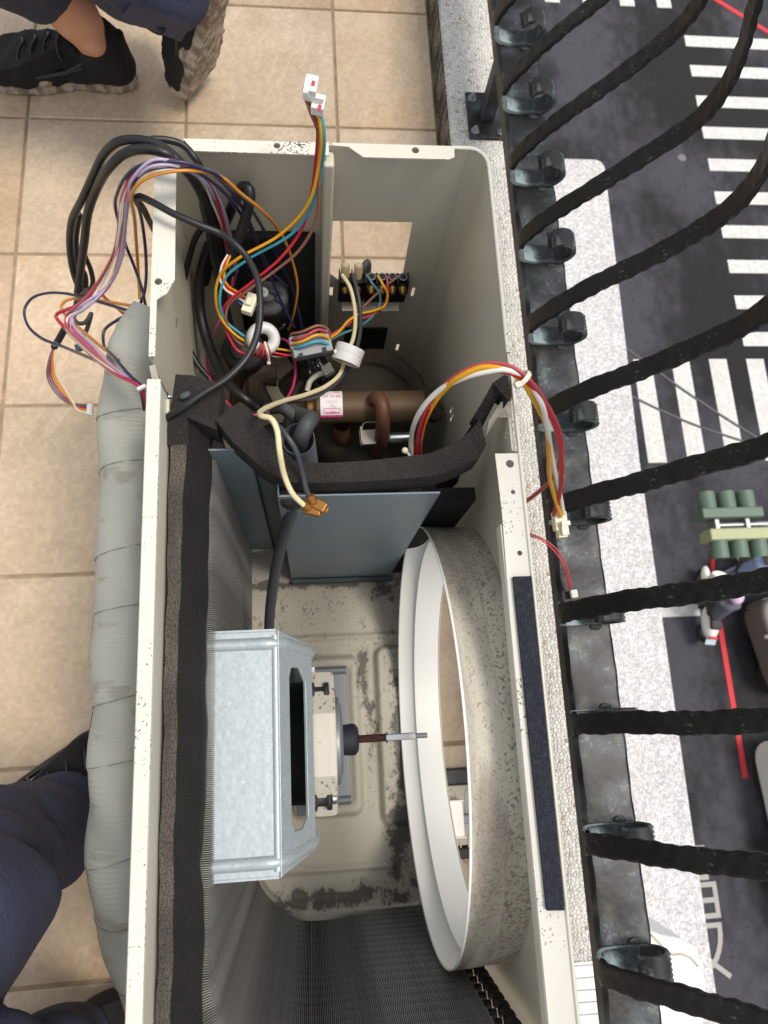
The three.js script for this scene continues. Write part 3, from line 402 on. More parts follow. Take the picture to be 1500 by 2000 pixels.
  part('rubber_boot', latheAB(V(.032, c.y, c.z), V(.06, c.y, c.z), [[0, .0165], [.012, .0175], [.016, .0168], [.019, .0125], [.02, 0]], 28), mat('#2b2e36', .6), mo);
  for (const [dz, dy] of [[-.052, .045], [.056, .045], [-.052, -.045], [.056, -.045]]) { part('rubber_mount', latheAB(V(-.004, c.y + dy, c.z + dz), V(.02, c.y + dy, c.z + dz), [[0, 0], [0, .012], [.006, .012], [.007, .0075], [.016, .0075], [.017, .0115], [.022, .0115], [.023, 0]], 18), M.rubber, mo); part('screw', latheAB(V(.019, c.y + dy, c.z + dz), V(.03, c.y + dy, c.z + dz), [[0, .006], [.003, .006], [.006, .0045], [.0065, 0]], 12), M.chrome, mo); }
  part('shaft', cylAB(V(.05, c.y, c.z), V(.083, c.y, c.z), .0043), M.rust, mo, 'rusty fan shaft');
  part('shaft_end', merge([cylAB(V(.083, c.y, c.z), V(.116, c.y, c.z), .004), cylAB(V(.0825, c.y, c.z), V(.0845, c.y, c.z), .0062), box(.083, .116, c.y + .0022, c.y + .0042, c.z - .0032, c.z + .0032, .0004)]), M.chrome, mo);
  const th = []; for (let i = 0; i <= 14; i++) th.push([i * .001, i % 2 ? .0026 : .0032]); part('thread', latheAB(V(.116, c.y, c.z), V(.13, c.y, c.z), [[0, 0], ...th, [.0145, 0]], 14), M.steelGrey, mo);
}
{ // ---- compressor chamber
  const ch = new THREE.Group(); ch.name = 'compressor'; ac.add(ch);
  const c = V(.075, PY, -.35);
  part('body', latheAB(V(c.x, PY + .02, c.z), V(c.x, .4, c.z), [[0, 0], [0, .074], [.2, .075], [.235, .072], [.255, .06], [.262, .03], [.264, 0]], 40), M.olive, ch);
  const lag = []; for (let i = 0; i <= 16; i++) { const a = -1.9 + i / 16 * 3.4; lag.push(V(c.x + .088 * Math.sin(a) * (1 + .05 * Math.sin(i * 2.1)), .35 + .008 * Math.sin(i * 1.3), c.z - .088 * Math.cos(a))); }
  part('lagging', merge([tube(lag, .0135, 60, 12), ...cap(lag, .0132)]), M.lagging, ch, 'brown felt roll around the top');
  part('terminal_cap', latheAB(V(-.035, .28, -.315), V(-.035, .34, -.315), [[0, .05], [.03, .05], [.05, .03], [.055, 0]], 24), M.rubber, ch);
  const vb = new THREE.Group(); vb.name = 'expansion_valve'; ac.add(vb);
  const p1 = at(524, 592, .375), p2 = at(519, 566, .425); part('coil_body', latheAB(p1, p2, [[-.03, 0], [-.03, .026], [.03, .027], [.036, .025], [.038, .02], [.038, .014], [.046, .0135], [.048, .011], [.048, 0]], 32), M.rubberDust, vb);
  const q1 = at(514, 571, .437), q2 = at(513.5, 568, .443); part('screw', latheAB(q1, q2, [[-.004, .0062], [.001, .0062], [.0012, .0025], [-.001, .002], [-.001, 0]], 18), M.plasticGrey, vb); part('bracket', tb(.022, .03, .02, at(538, 545, .4), [.4, .2, 0], .003), M.rubber, vb);
  const q3 = at(478, 693, .33), q4 = at(474, 680, .36); part('lower_coil', latheAB(q3, q4, [[-.03, 0], [-.03, .027], [.02, .028], [.028, .024], [.029, .016], [.036, .015], [.038, 0]], 30), M.rubber, vb);
  // reversing valve with its label
  const rv = new THREE.Group(); rv.name = 'reversing_valve'; ac.add(rv); const Yv = .435;
  const a = at(615, 797, Yv), b = at(829, 793, Yv + .004), dir = b.clone().sub(a).normalize();
  const R = .0185; part('body', latheAB(a, b, [[0, 0], [0, R * .86], [.0035, R], [a.distanceTo(b) - .003, R], [a.distanceTo(b), R * .85], [a.distanceTo(b), 0]], 32), M.valve, rv);
  part('end_stub', latheAB(a.clone().addScaledVector(dir, -.009), a, [[0, 0], [0, .008], [.002, .0095], [.009, .0095]], 20), mat('#9a7440', .5, { metalness: .4 }), rv);
  const cv = document.createElement('canvas'); cv.width = 256; cv.height = 256; const x = cv.getContext('2d'); x.fillStyle = '#e9e3e4'; x.fillRect(0, 0, 256, 256); x.fillStyle = x.strokeStyle = '#cc3e80'; x.lineWidth = 4;
  for (const [i, j] of [[52, 24], [36, 46], [68, 46]]) { x.beginPath(); x.arc(i, j, 13, 0, 7); x.stroke(); } x.beginPath(); x.ellipse(192, 30, 38, 19, 0, 0, 7); x.stroke(); x.font = 'bold 22px sans-serif'; x.fillText('CQC', 168, 38); x.font = 'bold 16px sans-serif'; x.fillText('TM', 86, 58); x.font = 'bold 34px monospace'; x.fillText('SHF-7H-34U', 34, 96);
  x.fillStyle = '#a9a3a4'; x.font = '32px monospace'; x.fillText('C402312', 62, 146); x.strokeRect(40, 186, 186, 30); x.strokeRect(118, 162, 34, 24); x.strokeRect(126, 206, 34, 16); x.fillStyle = '#cc3e80'; for (let i = 0; i < 9; i++) x.fillRect(62 + i * 17, 218, 11, 10); x.font = 'bold 18px sans-serif'; x.fillText('D', 162, 182); x.fillRect(0, 238, 256, 18);
  const lt = new THREE.CanvasTexture(cv); lt.colorSpace = THREE.SRGBColorSpace;
  { // curved label on the body
    const up = V(0, 1, 0).addScaledVector(dir, -dir.y).normalize(), sd = dir.clone().cross(up); const L0 = .0065, L1 = .0255 + .0065; const mid = a;
    part('label', (() => { const g = grid(4, 12, (i, j) => { const t = mix(-1.0, 1.02, 1 - j); return mid.clone().addScaledVector(dir, mix(L0, L1, i)).addScaledVector(up, (R + .0006) * Math.cos(t)).addScaledVector(sd, -(R + .0006) * Math.sin(t)); }); const uv = g.attributes.uv; for (let i = 0; i < uv.count; i++) uv.setY(i, 1 - uv.getY(i)); return g; })(), mat('#ffffff', .5, { map: lt }), rv, 'white sticker with pink print');
  }
  const cu = (l, r) => part('pipe', merge([tube(W(l), r, 50, 14)]), M.copper, rv);
  cu([[728, 790, .43], [730, 782, .455], [738, 779, .47], [746, 790, .474], [748, 820, .465], [746, 850, .44], [738, 885, .38], [730, 900, .33]], .0085);
  cu([[668, 830, .42], [668, 850, .40], [680, 862, .38], [700, 860, .37], [712, 838, .38]], .0095);
  cu([[820, 826, .4], [812, 845, .38], [800, 868, .34], [790, 890, .3]], .009);
  const cl = new THREE.Group(); cl.name = 'service_clip'; ac.add(cl); part('clip', merge([tb(.024, .004, .018, at(722, 854, .43), [0, .05, 0], .0006), tb(.0016, .016, .02, at(705, 853, .432), [0, .05, 0], .0004), tube(W([[708, 868, .43], [708, 832, .434], [712, 826, .436], [735, 824, .437]]), .001, 20, 6)]), mat('#a59a8c', .4, { metalness: .5 }), cl);
  part('sensor_tube', latheAB(at(757, 856, .42), at(808, 853, .42), [[0, .0045], [.004, .0062], [.026, .0062], [.028, .0055], [.028, 0]], 20), M.chrome, cl);
  // refrigerant pipes, lagged runs and wrapped bundle
  const pr = new THREE.Group(); pr.name = 'pipework'; ac.add(pr);
  part('lagged_pipe', tube(W([[560, 760, .3], [600, 730, .33], [640, 722, .33], [690, 740, .31]]), .016, 30, 12), M.lagging, pr);
  part('lagged_pipe', tube(W([[520, 800, .28], [500, 760, .3], [505, 735, .31], [540, 735, .31]]), .014, 30, 12), M.lagging, pr);
  part('copper_pipe', tube(W([[515, 640, .33], [513, 655, .3], [508, 690, .26], [505, 720, .24]]), .005, 20, 10), M.copper, pr);
  part('copper_pipe', tube(W([[470, 730, .3], [462, 760, .27], [458, 790, .24]]), .008, 20, 10), M.copper, pr);
  part('copper_pipe', tube(W([[420, 815, .42], [432, 812, .44], [440, 824, .4]]), .006, 20, 10), M.copper, pr);
  part('black_wrapping', (() => { const l = W([[568, 640, .3], [585, 680, .34], [610, 715, .36], [632, 755, .35], [655, 790, .3]]); return tube(l, .021, 50, 20); })(), M.bag, pr, 'crinkled black plastic wrapped bundle');
  part('black_wrapping', tube(W([[525, 610, .3], [545, 640, .32], [560, 655, .3]]), .018, 30, 18), M.bag, pr);
  part('cable_tie', merge([tube(W([[600, 762, .385], [606, 745, .392], [622, 732, .396], [640, 727, .394]]), .0036, 24, 6), tb(.013, .011, .013, at(641, 723, .398), [0, .5, .2], .0015)]), M.nylon, pr);
  part('grey_sleeve', latheAB(at(589, 905, .47), at(582, 858, .56), [[0, .018], [.09, .0165], [.09, .0145], [0, .0145]], 24), M.sleeve, pr);
  part('grey_lead', tube(W([[584, 870, .55], [590, 850, .575], [600, 828, .58], [608, 818, .56], [590, 812, .53], [560, 800, .5]]), .008, 30, 10), M.cableGrey, pr);
  part('floor_pipe', cylAB(at(600, 870, .24), at(700, 866, .24), .009), M.rubberDust, pr);
  // black felt pad on the far sheet
  part('felt_pad', boxUV(box(-.0815, .0165, .21, .503, ZF + .0016, ZF + .012, .002), 6), M.felt, ac);
  part('lower_opening', box(.06, .122, .215, .284, ZF + .0016, ZF + .004, .001), M.black, ac, 'black patch under the terminal block');
  // terminal block on its shelf
  const tb_ = new THREE.Group(); tb_.name = 'terminal_block'; tb_.position.y = .042; ac.add(tb_); const zt = ZF + .003, zf = zt + .015;
  part('shelf', merge([box(.052, .128, .362, .364, zt, zt + .019, .0006), box(.052, .128, .33, .364, zt - .002, zt, .0005)]), M.paintIn, tb_);
  const bl = [box(.046, .0785, .378, .416, zt, zf, .0012), box(.0795, .1335, .378, .413, zt, zf, .0012)]; for (const X of [.0462, .0615, .0775]) bl.push(box(X, X + .0015, .40, .432, zt, zf + .003, .0004)); bl.push(box(.046, .079, .415, .424, zt + .001, zf, .0006)); for (let i = 0; i <= 4; i++) bl.push(box(.0795 + i * .0133, .0811 + i * .0133, .40, .424, zt, zf + .0012, .0004)); bl.push(box(.0795, .134, .412, .422, zt, zt + .008, .0006));
  part('housing', merge(bl), M.black, tb_);
  const ys = [[.054], [.07], [.0872], [.1005], [.1138], [.1272]]; ys.forEach(([X], i) => { part('screw', merge([latheAB(V(X, .409, zt + .01), V(X, .409, zf + .006), [[0, 0], [0, .0058], [.004, .0058], [.007, .0048], [.0072, .0032], [.0112, .003], [.0112, 0]], 14), cylAB(V(X, .396, zt + .012), V(X, .408, zt + .014), .0026, .0026, 10)]), M.brass, tb_); if (i > 1) part('screw_hole', new THREE.TorusGeometry(.0048, .0009, 6, 18).rotateX(Math.PI / 2).translate(X, .4225, zt + .005), M.steelGrey, tb_); });
  for (const X of [.054, .07]) part('crimp_lug', latheAB(V(X, .422, zt + .006), V(X, .443, zt + .0), [[0, .0055], [.018, .0055], [.021, .003], [.021, 0]], 14), mat('#c9b48c', .5), tb_);
  part('incoming_lead', tube([V(.074, .428, zt + .002), V(.08, .434, zt - .006), V(.084, .42, zt - .014), V(.085, .34, zt - .02)], .0042, 20, 8), M.cableGrey, tb_);
}
{ // ---- wiring
  const r = .00135;
  const har = (name, label) => { const g = new THREE.Group(); g.name = name; g.userData.label = label; ac.add(g); return g; };
  const w = (g, c, l, rr = r) => part('wire', wire(l, rr), typeof c === 'string' ? M['w_' + c] : c, g);
  // upright harness with the white plug
  let h = har('wire_harness', 'yellow, blue, red and brown wires rising to a white plug');
  w(h, 'yellow', [[606, 176, .716], [616, 205, .718], [627, 258, .7], [621, 330, .66], [601, 400, .62], [545, 460, .58], [462, 507, .555], [430, 537, .535], [421, 577, .515], [432, 622, .49], [462, 656, .475], [490, 672, .465]], .0016);
  w(h, 'cyan', [[612, 195, .715], [624, 215, .714], [633, 258, .7], [628, 330, .657], [611, 395, .615], [572, 455, .575], [482, 508, .55], [439, 545, .53], [429, 590, .51], [441, 627, .485], [465, 648, .475], [494, 668, .465]], .0016);
  w(h, 'red', [[600, 182, .718], [605, 205, .718], [619, 245, .7], [616, 320, .657], [607, 385, .615], [588, 450, .575], [547, 505, .55], [500, 545, .53], [447, 588, .505], [434, 612, .49], [443, 648, .475], [466, 686, .46], [490, 690, .46], [512, 682, .462]], .0016);
  w(h, 'brown', [[597, 165, .722], [594, 178, .722], [604, 212, .718], [622, 262, .695], [622, 355, .645], [617, 430, .6], [585, 488, .565], [536, 530, .54], [480, 570, .52], [446, 597, .5], [441, 622, .49], [452, 652, .475], [470, 672, .465], [496, 680, .462], [514, 676, .462]], .0016);
  const plug = (g, P, s, rot, m, extra) => part('plug', merge([tb(s[0], s[1], s[2], P, rot, .0012), ...(extra || [])]), m, g);
  plug(h, at(607, 172, .73), [.011, .01, .018], [.1, -.2, 0], M.plugWhite, [tb(.006, .013, .005, at(611, 184, .733), [.1, -.2, 0])]);
  plug(h, at(622, 205, .722), [.011, .01, .014], [.1, -.2, 0], M.plugWhite, [tb(.013, .006, .004, at(617, 192, .73), [.1, -.2, 0])]);
  part('ink_mark', merge([tb(.0028, .001, .008, at(611, 166, .7358), [.1, -.2, 0], .0004), tb(.0028, .001, .006, at(624, 211, .7278), [.1, -.2, 0], .0004)]), M.redMark, h);
  part('clip', tb(.006, .006, .008, at(603, 190, .722), [0, -.3, 0]), mat('#d6bf6a', .5), h);
  // white ring ferrite with the wires wound through it
  const fe = new THREE.TorusGeometry(.0125, .0066, 14, 36); const A = at(514, 662, .475), dirF = V(.25, .95, .5).normalize(); const qf = new THREE.Quaternion().setFromUnitVectors(V(0, 0, 1), dirF); fe.scale(1, 1, 1.6).applyQuaternion(qf).translate(A.x, A.y, A.z); part('ferrite_ring', fe, M.ferrite, h, 'white ferrite ring');
  { const side = V(0, 0, 1).applyQuaternion(qf), rad = V(-.05, 0, 1).projectOnPlane(side).normalize(); const cols = ['brown', 'red', 'rose', 'red', 'brown']; for (let i = 0; i < 5; i++) { const t = (i - 2) * .24, rd = rad.clone().applyAxisAngle(side, t), q = []; for (let k = 0; k <= 10; k++) { const a = k / 10 * Math.PI * 1.5 - .75 * Math.PI; q.push(A.clone().addScaledVector(rd, .0125 + .0086 * Math.cos(a)).addScaledVector(side, .0125 * Math.sin(a))); } part('wire', tube(q, .0014, 40, 8), M['w_' + cols[i]], h); } }
  part('cable_tie', merge([tube(W([[517, 668, .498], [522, 685, .497], [525, 700, .485], [525, 712, .475]]), .0014, 20, 6), tb(.004, .004, .004, at(525, 709, .478))]), M.nylon, h);
  w(h, 'yellow', [[500, 676, .46], [520, 680, .455], [545, 682, .45], [570, 686, .45]]); w(h, 'red', [[512, 684, .455], [540, 690, .45], [565, 694, .45], [585, 690, .45]], .0016); w(h, 'brown', [[510, 690, .45], [540, 697, .445], [560, 696, .445]]);
  // boxed ferrite with four loops
  const bx = at(607, 675, .45); part('ferrite_box', merge([tb(.047, .03, .026, bx, [.35, .2, .05], .003), tb(.045, .004, .012, bx.clone().add(V(.002, .015, .012)), [.35, .2, .05], .0008)]), M.plasticGrey, h, 'grey snap-on ferrite case');
  for (const [u, v] of [[588, 694], [634, 682], [578, 660], [622, 650]]) part('case_slot', tb(.0045, .003, .005, at(u, v, .4685), [.35, .2, 0], .0004), M.black, h);
  [['brown', 650, 640, 0], ['rose', 661, 647, 0], ['yellow', 669, 656, 0], ['cyan', 678, 668, 0]].forEach(([c, v0, v1], i) => w(h, c, [[571, v0 + 16, .452], [568 + i * 2, v0 + 4, .464], [590, v0 - 2, .474], [622, v1 - 4 + i, .476], [641 + i, v1 + 4 + i, .466], [644, v1 + 14, .455]], .0017));
  w(h, 'rose', [[642, 657, .455], [662, 645, .44], [690, 627, .425], [725, 616, .415], [749, 598, .41], [757, 573, .425], [757, 556, .434], [756, 541, .437]], .0016);
  w(h, 'yellow', [[643, 661, .457], [662, 648, .444], [680, 627, .432], [700, 614, .428], [730, 607, .42], [752, 596, .415], [757, 575, .425], [748, 556, .434], [738, 539, .437]], .0016);
  w(h, 'teal', [[646, 664, .45], [668, 652, .436], [700, 639, .424], [728, 617, .414], [742, 592, .412], [740, 571, .425], [728, 555, .434], [716, 537, .437]], .0016);
  w(h, 'brown', [[645, 658, .45], [665, 645, .436], [690, 620, .424], [712, 597, .416], [740, 570, .425], [762, 552, .434], [778, 540, .437]], .0016);
  // beige and dark supply pair
  h = har('wire_harness', 'beige and black pair ending in brass spade terminals');
  w(h, 'beige', [[669, 538, .438], [683, 560, .438], [691, 590, .432], [694, 625, .43], [690, 660, .436], [678, 690, .44], [664, 730, .44], [640, 752, .45], [600, 770, .48], [555, 783, .53], [520, 797, .59], [507, 807, .625], [512, 813, .64], [530, 818, .645], [541, 840, .645], [546, 880, .64], [556, 930, .62], [572, 965, .61], [595, 988, .6]], .0026);
  w(h, 'dark', [[689, 538, .438], [697, 565, .438], [703, 600, .431], [704, 640, .43], [698, 675, .434], [685, 705, .436], [665, 740, .436], [640, 762, .445], [605, 778, .47], [560, 783, .51], [533, 790, .54], [520, 803, .59], [530, 820, .62], [555, 845, .635], [577, 878, .63], [590, 920, .615], [598, 955, .605], [606, 975, .6]], .0026);
  const spade = (u0, v0, u1, v1, y, u2, v2) => { const a = at(u0, v0, y), b = at(u1, v1, y - .004), c = at(u2, v2, y - .008), an = Math.atan2(-(c.z - b.z), c.x - b.x); part('spade_terminal', merge([cylAB(a, b, .0042, .0042, 12), tb(.017, .0062, .0105, b.clone().lerp(c, .5), [0, an, .1], .002), tb(.008, .0015, .005, c.clone().lerp(b, -.15), [0, an, .1], .0004)]), mat('#9a6a30', .35, { metalness: .55 }), h); };
  spade(592, 985, 602, 992, .6, 619, 999); spade(604, 968, 612, 980, .602, 630, 992);
  { const a = at(681, 690, .455), b = at(677, 711, .447); const dd = V(-.35, -.3, .85).normalize(); part('ferrite_ring', latheAB(a.clone().addScaledVector(dd, -.008), a.clone().addScaledVector(dd, .012), [[0, .006], [0, .0165], [.0006, .0172], [.0094, .0172], [.0096, .0166], [.0104, .0166], [.0106, .0172], [.0194, .0172], [.02, .0165], [.02, .006], [0, .006]], 32), M.ferrite, h, 'white split ferrite ring'); part('cable_tie', tb(.006, .005, .005, at(657, 687, .462), [0, .4, 0]), M.nylon, h); }
  // harness looping out over the front flange
  h = har('wire_harness', 'red, yellow and white wires looping out to a cream plug over the railing');
  w(h, 'scarlet', [[811, 890, .53], [818, 850, .57], [838, 800, .62], [868, 760, .65], [905, 732, .67], [950, 722, .69], [1000, 728, .695], [1030, 745, .69], [1058, 780, .665], [1082, 826, .62], [1093, 870, .56], [1097, 920, .49], [1092, 970, .42], [1082, 1005, .37]], .0026);
  w(h, 'rose', [[816, 888, .53], [816, 850, .575], [832, 800, .625], [862, 757, .655], [905, 724, .68], [955, 709, .695], [1000, 716, .7], [1034, 741, .695], [1060, 775, .67], [1086, 822, .625], [1098, 860, .57], [1096, 895, .5], [1085, 930, .44], [1058, 958, .37], [1022, 986, .26]], .0015);
  w(h, 'rose', [[822, 888, .53], [822, 850, .57], [840, 800, .62], [870, 757, .65], [910, 727, .677], [958, 713, .693], [1002, 721, .697], [1036, 746, .692], [1062, 780, .667], [1084, 824, .622], [1094, 862, .567], [1092, 897, .497], [1082, 928, .44], [1055, 955, .37], [1020, 983, .262]], .0015);
  w(h, 'yellow', [[817, 880, .52], [830, 820, .6], [858, 772, .645], [895, 738, .675], [945, 717, .692], [990, 722, .696], [1018, 742, .69], [1045, 785, .66], [1066, 830, .61], [1072, 880, .55], [1073, 930, .48], [1083, 970, .42], [1095, 1008, .37]], .0026);
  w(h, 'white', [[803, 890, .53], [805, 845, .575], [822, 802, .62], [855, 765, .65], [895, 742, .672], [940, 728, .688], [990, 722, .697], [1024, 738, .692], [1056, 785, .665], [1068, 830, .62], [1075, 870, .56], [1084, 920, .49], [1094, 965, .42], [1101, 1003, .37]], .0026);
  part('cable_tie', merge([new THREE.TorusGeometry(.0078, .0012, 6, 20).scale(1, 1, 2).applyQuaternion(new THREE.Quaternion().setFromUnitVectors(V(0, 0, 1), V(.75, -.35, .6).normalize())).translate(...at(1020, 741, .691).toArray()), tb(.006, .005, .005, at(1012, 752, .694), [0, .4, 0])]), M.nylon, h);
  { const P = at(1093, 1018, .36); const an = .06; plug(h, P, [.0165, .013, .024], [.12, an, 0], M.plug, [tb(.009, .006, .016, P.clone().add(V(.002, .009, .012)), [.12, an, 0]), tb(.0115, .005, .006, P.clone().add(V(.0025, .013, .006)), [.12, an, 0]), tb(.012, .01, .014, P.clone().add(V(.001, -.001, .014)), [.12, an, 0])]); }
  part('cable_tie', merge([tube(W([[800, 890, .545], [792, 880, .55]]), .0014, 8, 6), new THREE.SphereGeometry(.0034, 10, 8).translate(...at(791, 880, .551).toArray())]), M.nylon, h);
  w(h, 'brown', [[812, 925, .55], [813, 940, .545], [812, 955, .53]], .0022);
  h = har('wire_harness', 'thin red twin lead ending in a small white plug'); w(h, 'rose', [[1018, 1030, .3], [1030, 1040, .3], [1060, 1052, .3], [1088, 1074, .297], [1106, 1105, .292], [1116, 1150, .283]], .0011); w(h, 'red', [[1017, 1034, .3], [1030, 1044, .3], [1058, 1055, .3], [1084, 1078, .297], [1102, 1108, .292], [1113, 1150, .283]], .0011);
  plug(h, at(1121, 1160, .28), [.0095, .006, .011], [0, .1, 0], M.plugWhite);
  // black cables
  h = har('cable_bundle', 'thick black cables looping over the left flange');
  const k = (l, rr, m = M.cable) => part('cable', wire(l, rr), m, h);
  k([[442, 560, .4], [420, 490, .5], [402, 410, .585], [385, 365, .63], [350, 315, .665], [310, 283, .672], [270, 273, .67], [232, 277, .66], [204, 300, .64], [183, 340, .61], [160, 390, .57], [141, 430, .53], [137, 480, .49], [144, 530, .46], [158, 570, .44]], .0042);
  k([[452, 560, .4], [433, 500, .48], [413, 430, .56], [392, 375, .62], [368, 338, .65], [325, 300, .672], [283, 291, .672], [245, 299, .66], [215, 325, .64], [190, 365, .6], [172, 415, .56], [165, 470, .52], [157, 530, .47], [152, 572, .44]], .0046);
  k([[468, 570, .4], [444, 500, .47], [425, 430, .54], [412, 390, .585], [402, 350, .62], [385, 315, .648], [360, 285, .655], [330, 274, .66], [300, 272, .662]], .0034);
  k([[155, 420, .52], [148, 470, .48], [152, 510, .46], [166, 540, .445], [166, 575, .43]], .0034); k([[166, 500, .46], [178, 530, .44], [181, 555, .43], [172, 572, .425]], .003);
  part('clip', tb(.011, .009, .009, at(165, 572, .44), [0, .2, 0], .002), mat('#4a3a34', .6), h);
  k([[153, 585, .43], [147, 605, .425], [139, 622, .42], [125, 645, .41], [112, 668, .4], [106, 677, .398]], .0042);
  part('sleeve_end', latheAB(at(141, 617, .421), at(136, 627, .419), [[0, .0052], [.01, .0052], [.01, 0]], 14), M.black, h);
  k([[142, 620, .42], [152, 631, .418], [166, 630, .418], [176, 616, .42], [178, 612, .42], [176, 622, .415], [167, 650, .4], [157, 668, .39], [154, 675, .388]], .0026, M.cableGrey);
  part('blue_terminal', merge([tb(.007, .006, .008, at(153, 679, .388), [0, .3, 0]), tb(.009, .004, .003, at(154, 684, .386), [0, .2, 0])]), mat('#2c5c74', .5), h);
  [['brown', 0], ['blue', 1], ['scarlet', 2], ['orange', 3], ['yellow', 4], ['white', 5]].forEach(([c, i]) => w(h, c, [[104 + i * .9, 678, .398], [95 + i * 2.5, 705, .39], [92 + i * 3.6, 735 - i, .38], [106 + i * 3.6, 764 - i * 2, .37], [132 + i * 2, 787 - i * 1.4 + (i > 3 ? 4 : 0), .362], [152, 795 + (i - 2.5) * 2.2, .36], [170, 799 + (i - 2.5) * 3, .36]], .00105));
  plug(h, at(176, 800, .36), [.0075, .006, .0145], [0, -.03, 0], M.plugWhite, [0, 1, 2, 3, 4].map(i => tb(.003, .0015, .0016, at(178, 791 + i * 4.6, .3638), [0, 0, 0], .0003)));
  k([[302, 452, .56], [288, 424, .6], [283, 413, .612], [276, 402, .625], [266, 388, .643], [272, 384, .65], [296, 394, .655], [340, 418, .655], [395, 442, .65], [430, 456, .645], [456, 474, .645], [484, 505, .64], [503, 545, .638], [508, 590, .635], [504, 645, .63], [485, 694, .628], [445, 738, .626], [398, 768, .625], [362, 793, .622], [338, 808, .615], [322, 818, .605], [318, 826, .59]], .0032);
  k([[400, 550, .43], [412, 500, .47], [440, 435, .53], [462, 385, .58], [474, 366, .6], [486, 368, .605], [488, 385, .6], [480, 425, .58], [466, 465, .56], [450, 500, .54]], .0058);
  k([[408, 480, .5], [396, 520, .47], [389, 560, .45], [391, 610, .43], [403, 660, .42], [425, 715, .42], [452, 755, .43], [480, 780, .43], [500, 795, .42]], .0062);
  k([[400, 440, .53], [384, 460, .52], [368, 510, .49], [357, 560, .46], [354, 610, .44], [364, 665, .42], [385, 710, .41], [410, 740, .4]], .0036);
  k([[398, 400, .58], [410, 450, .54], [418, 500, .5], [432, 560, .46], [450, 640, .4]], .005); k([[520, 800, .5], [560, 800, .53], [580, 820, .52], [600, 815, .5]], .006, M.rubberDust);
  k([[536, 800, .47], [560, 798, .48], [585, 815, .48]], .005); k([[424, 720, .36], [470, 770, .38], [520, 792, .42]], .005);
  [['white', 0], ['scarlet', 1], ['yellow', 2]].forEach(([c, i]) => w(h, c, [[444 + i * 3, 499, .545], [433 + i * 4, 520, .54], [430 + i * 4, 545, .53], [440 + i * 4, 565 - i * 2, .52], [458, 577 - i * 5, .51], [478, 590 - i * 5, .5]]));
  w(h, 'blue', [[455, 578, .5], [468, 592, .5], [480, 600, .5]]); plug(h, at(488, 594, .5), [.012, .009, .024], [0, -.35, 0], M.plug, [tb(.007, .006, .009, at(487, 590, .506), [0, -.35, 0])]);
  // dark motor lead running down into the fan bay
  k([[560, 945, .56], [572, 965, .54], [572, 985, .53], [556, 1040, .47], [541, 1100, .41], [531, 1160, .36], [526, 1215, .32], [526, 1250, .29]], .0062, M.cableGrey); part('sleeve_end', latheAB(at(570, 955, .57), at(572, 968, .55), [[0, 0], [0, .015], [.02, .015], [.02, .006]], 18), M.rubber, h);
  // sensor leads in clear sleeves
  h = har('sensor_leads', 'crimson, orange and navy leads in clear plastic sleeves');
  const cs = (c, l, rr = .0016) => { part('wire', tube(W(l).map((p, i) => p.clone().add(V(0, .0002, 0))), rr, l.length * 8, 6), M['w_' + c], h); part('clear_sleeve', tube(W(l), .0024, l.length * 8, 8), M.clear, h); };
  cs('crimson', [[447, 520, .46], [440, 460, .53], [430, 412, .585], [412, 370, .63], [390, 343, .655], [350, 318, .678], [318, 314, .684], [285, 322, .682], [256, 342, .672], [246, 375, .65], [247, 400, .625], [243, 432, .6], [230, 478, .565], [204, 540, .52], [180, 575, .495], [150, 597, .48], [112, 613, .465], [109, 618, .463], [128, 642, .465], [175, 690, .515], [228, 732, .568], [272, 754, .588], [281, 765, .58]], .0019);
  cs('orange', [[560, 655, .33], [573, 615, .38], [581, 560, .43], [568, 500, .48], [545, 450, .54], [510, 410, .6], [470, 378, .635], [430, 345, .665], [380, 334, .68], [330, 336, .684], [290, 347, .68], [266, 364, .67], [256, 384, .655], [262, 420, .62], [266, 470, .57], [270, 530, .53], [273, 585, .52]]);
  cs('orange', [[290, 603, .53], [255, 597, .51], [200, 588, .49], [155, 583, .475], [128, 588, .467], [119, 600, .463], [130, 618, .462], [160, 645, .475], [195, 675, .51], [217, 692, .535], [232, 704, .556]]);
  cs('navy', [[575, 640, .38], [545, 580, .42], [512, 500, .49], [488, 435, .56], [466, 395, .605], [430, 352, .655], [400, 332, .678], [360, 318, .688], [315, 316, .69], [272, 325, .685], [246, 345, .672], [230, 375, .648], [225, 400, .625], [232, 435, .6], [246, 480, .565], [262, 520, .54], [276, 560, .53], [287, 610, .54]]);
  cs('navy', [[560, 560, .43], [530, 530, .46], [490, 450, .54], [450, 390, .605], [410, 352, .65], [370, 330, .68], [325, 326, .686], [285, 335, .682], [262, 356, .672], [258, 380, .655], [272, 410, .62], [280, 450, .585], [285, 500, .555], [285, 550, .54], [278, 585, .53], [262, 608, .52], [228, 626, .51], [204, 645, .505], [202, 668, .505], [225, 700, .555], [255, 735, .58], [274, 752, .588]]);
  cs('navy', [[288, 614, .54], [262, 610, .525], [215, 596, .505], [165, 582, .485], [125, 573, .47], [90, 573, .46], [62, 583, .455], [48, 605, .45], [54, 635, .45], [80, 660, .455], [120, 676, .465], [170, 697, .51], [215, 718, .552], [250, 741, .578], [274, 755, .588]]);
  cs('pink', [[455, 540, .44], [448, 580, .43], [430, 625, .42], [412, 660, .41], [404, 690, .4], [406, 725, .4], [425, 765, .42], [452, 795, .45]]); cs('plum', [[470, 480, .5], [462, 530, .46], [446, 590, .43], [420, 640, .42], [409, 675, .41]], .0011);
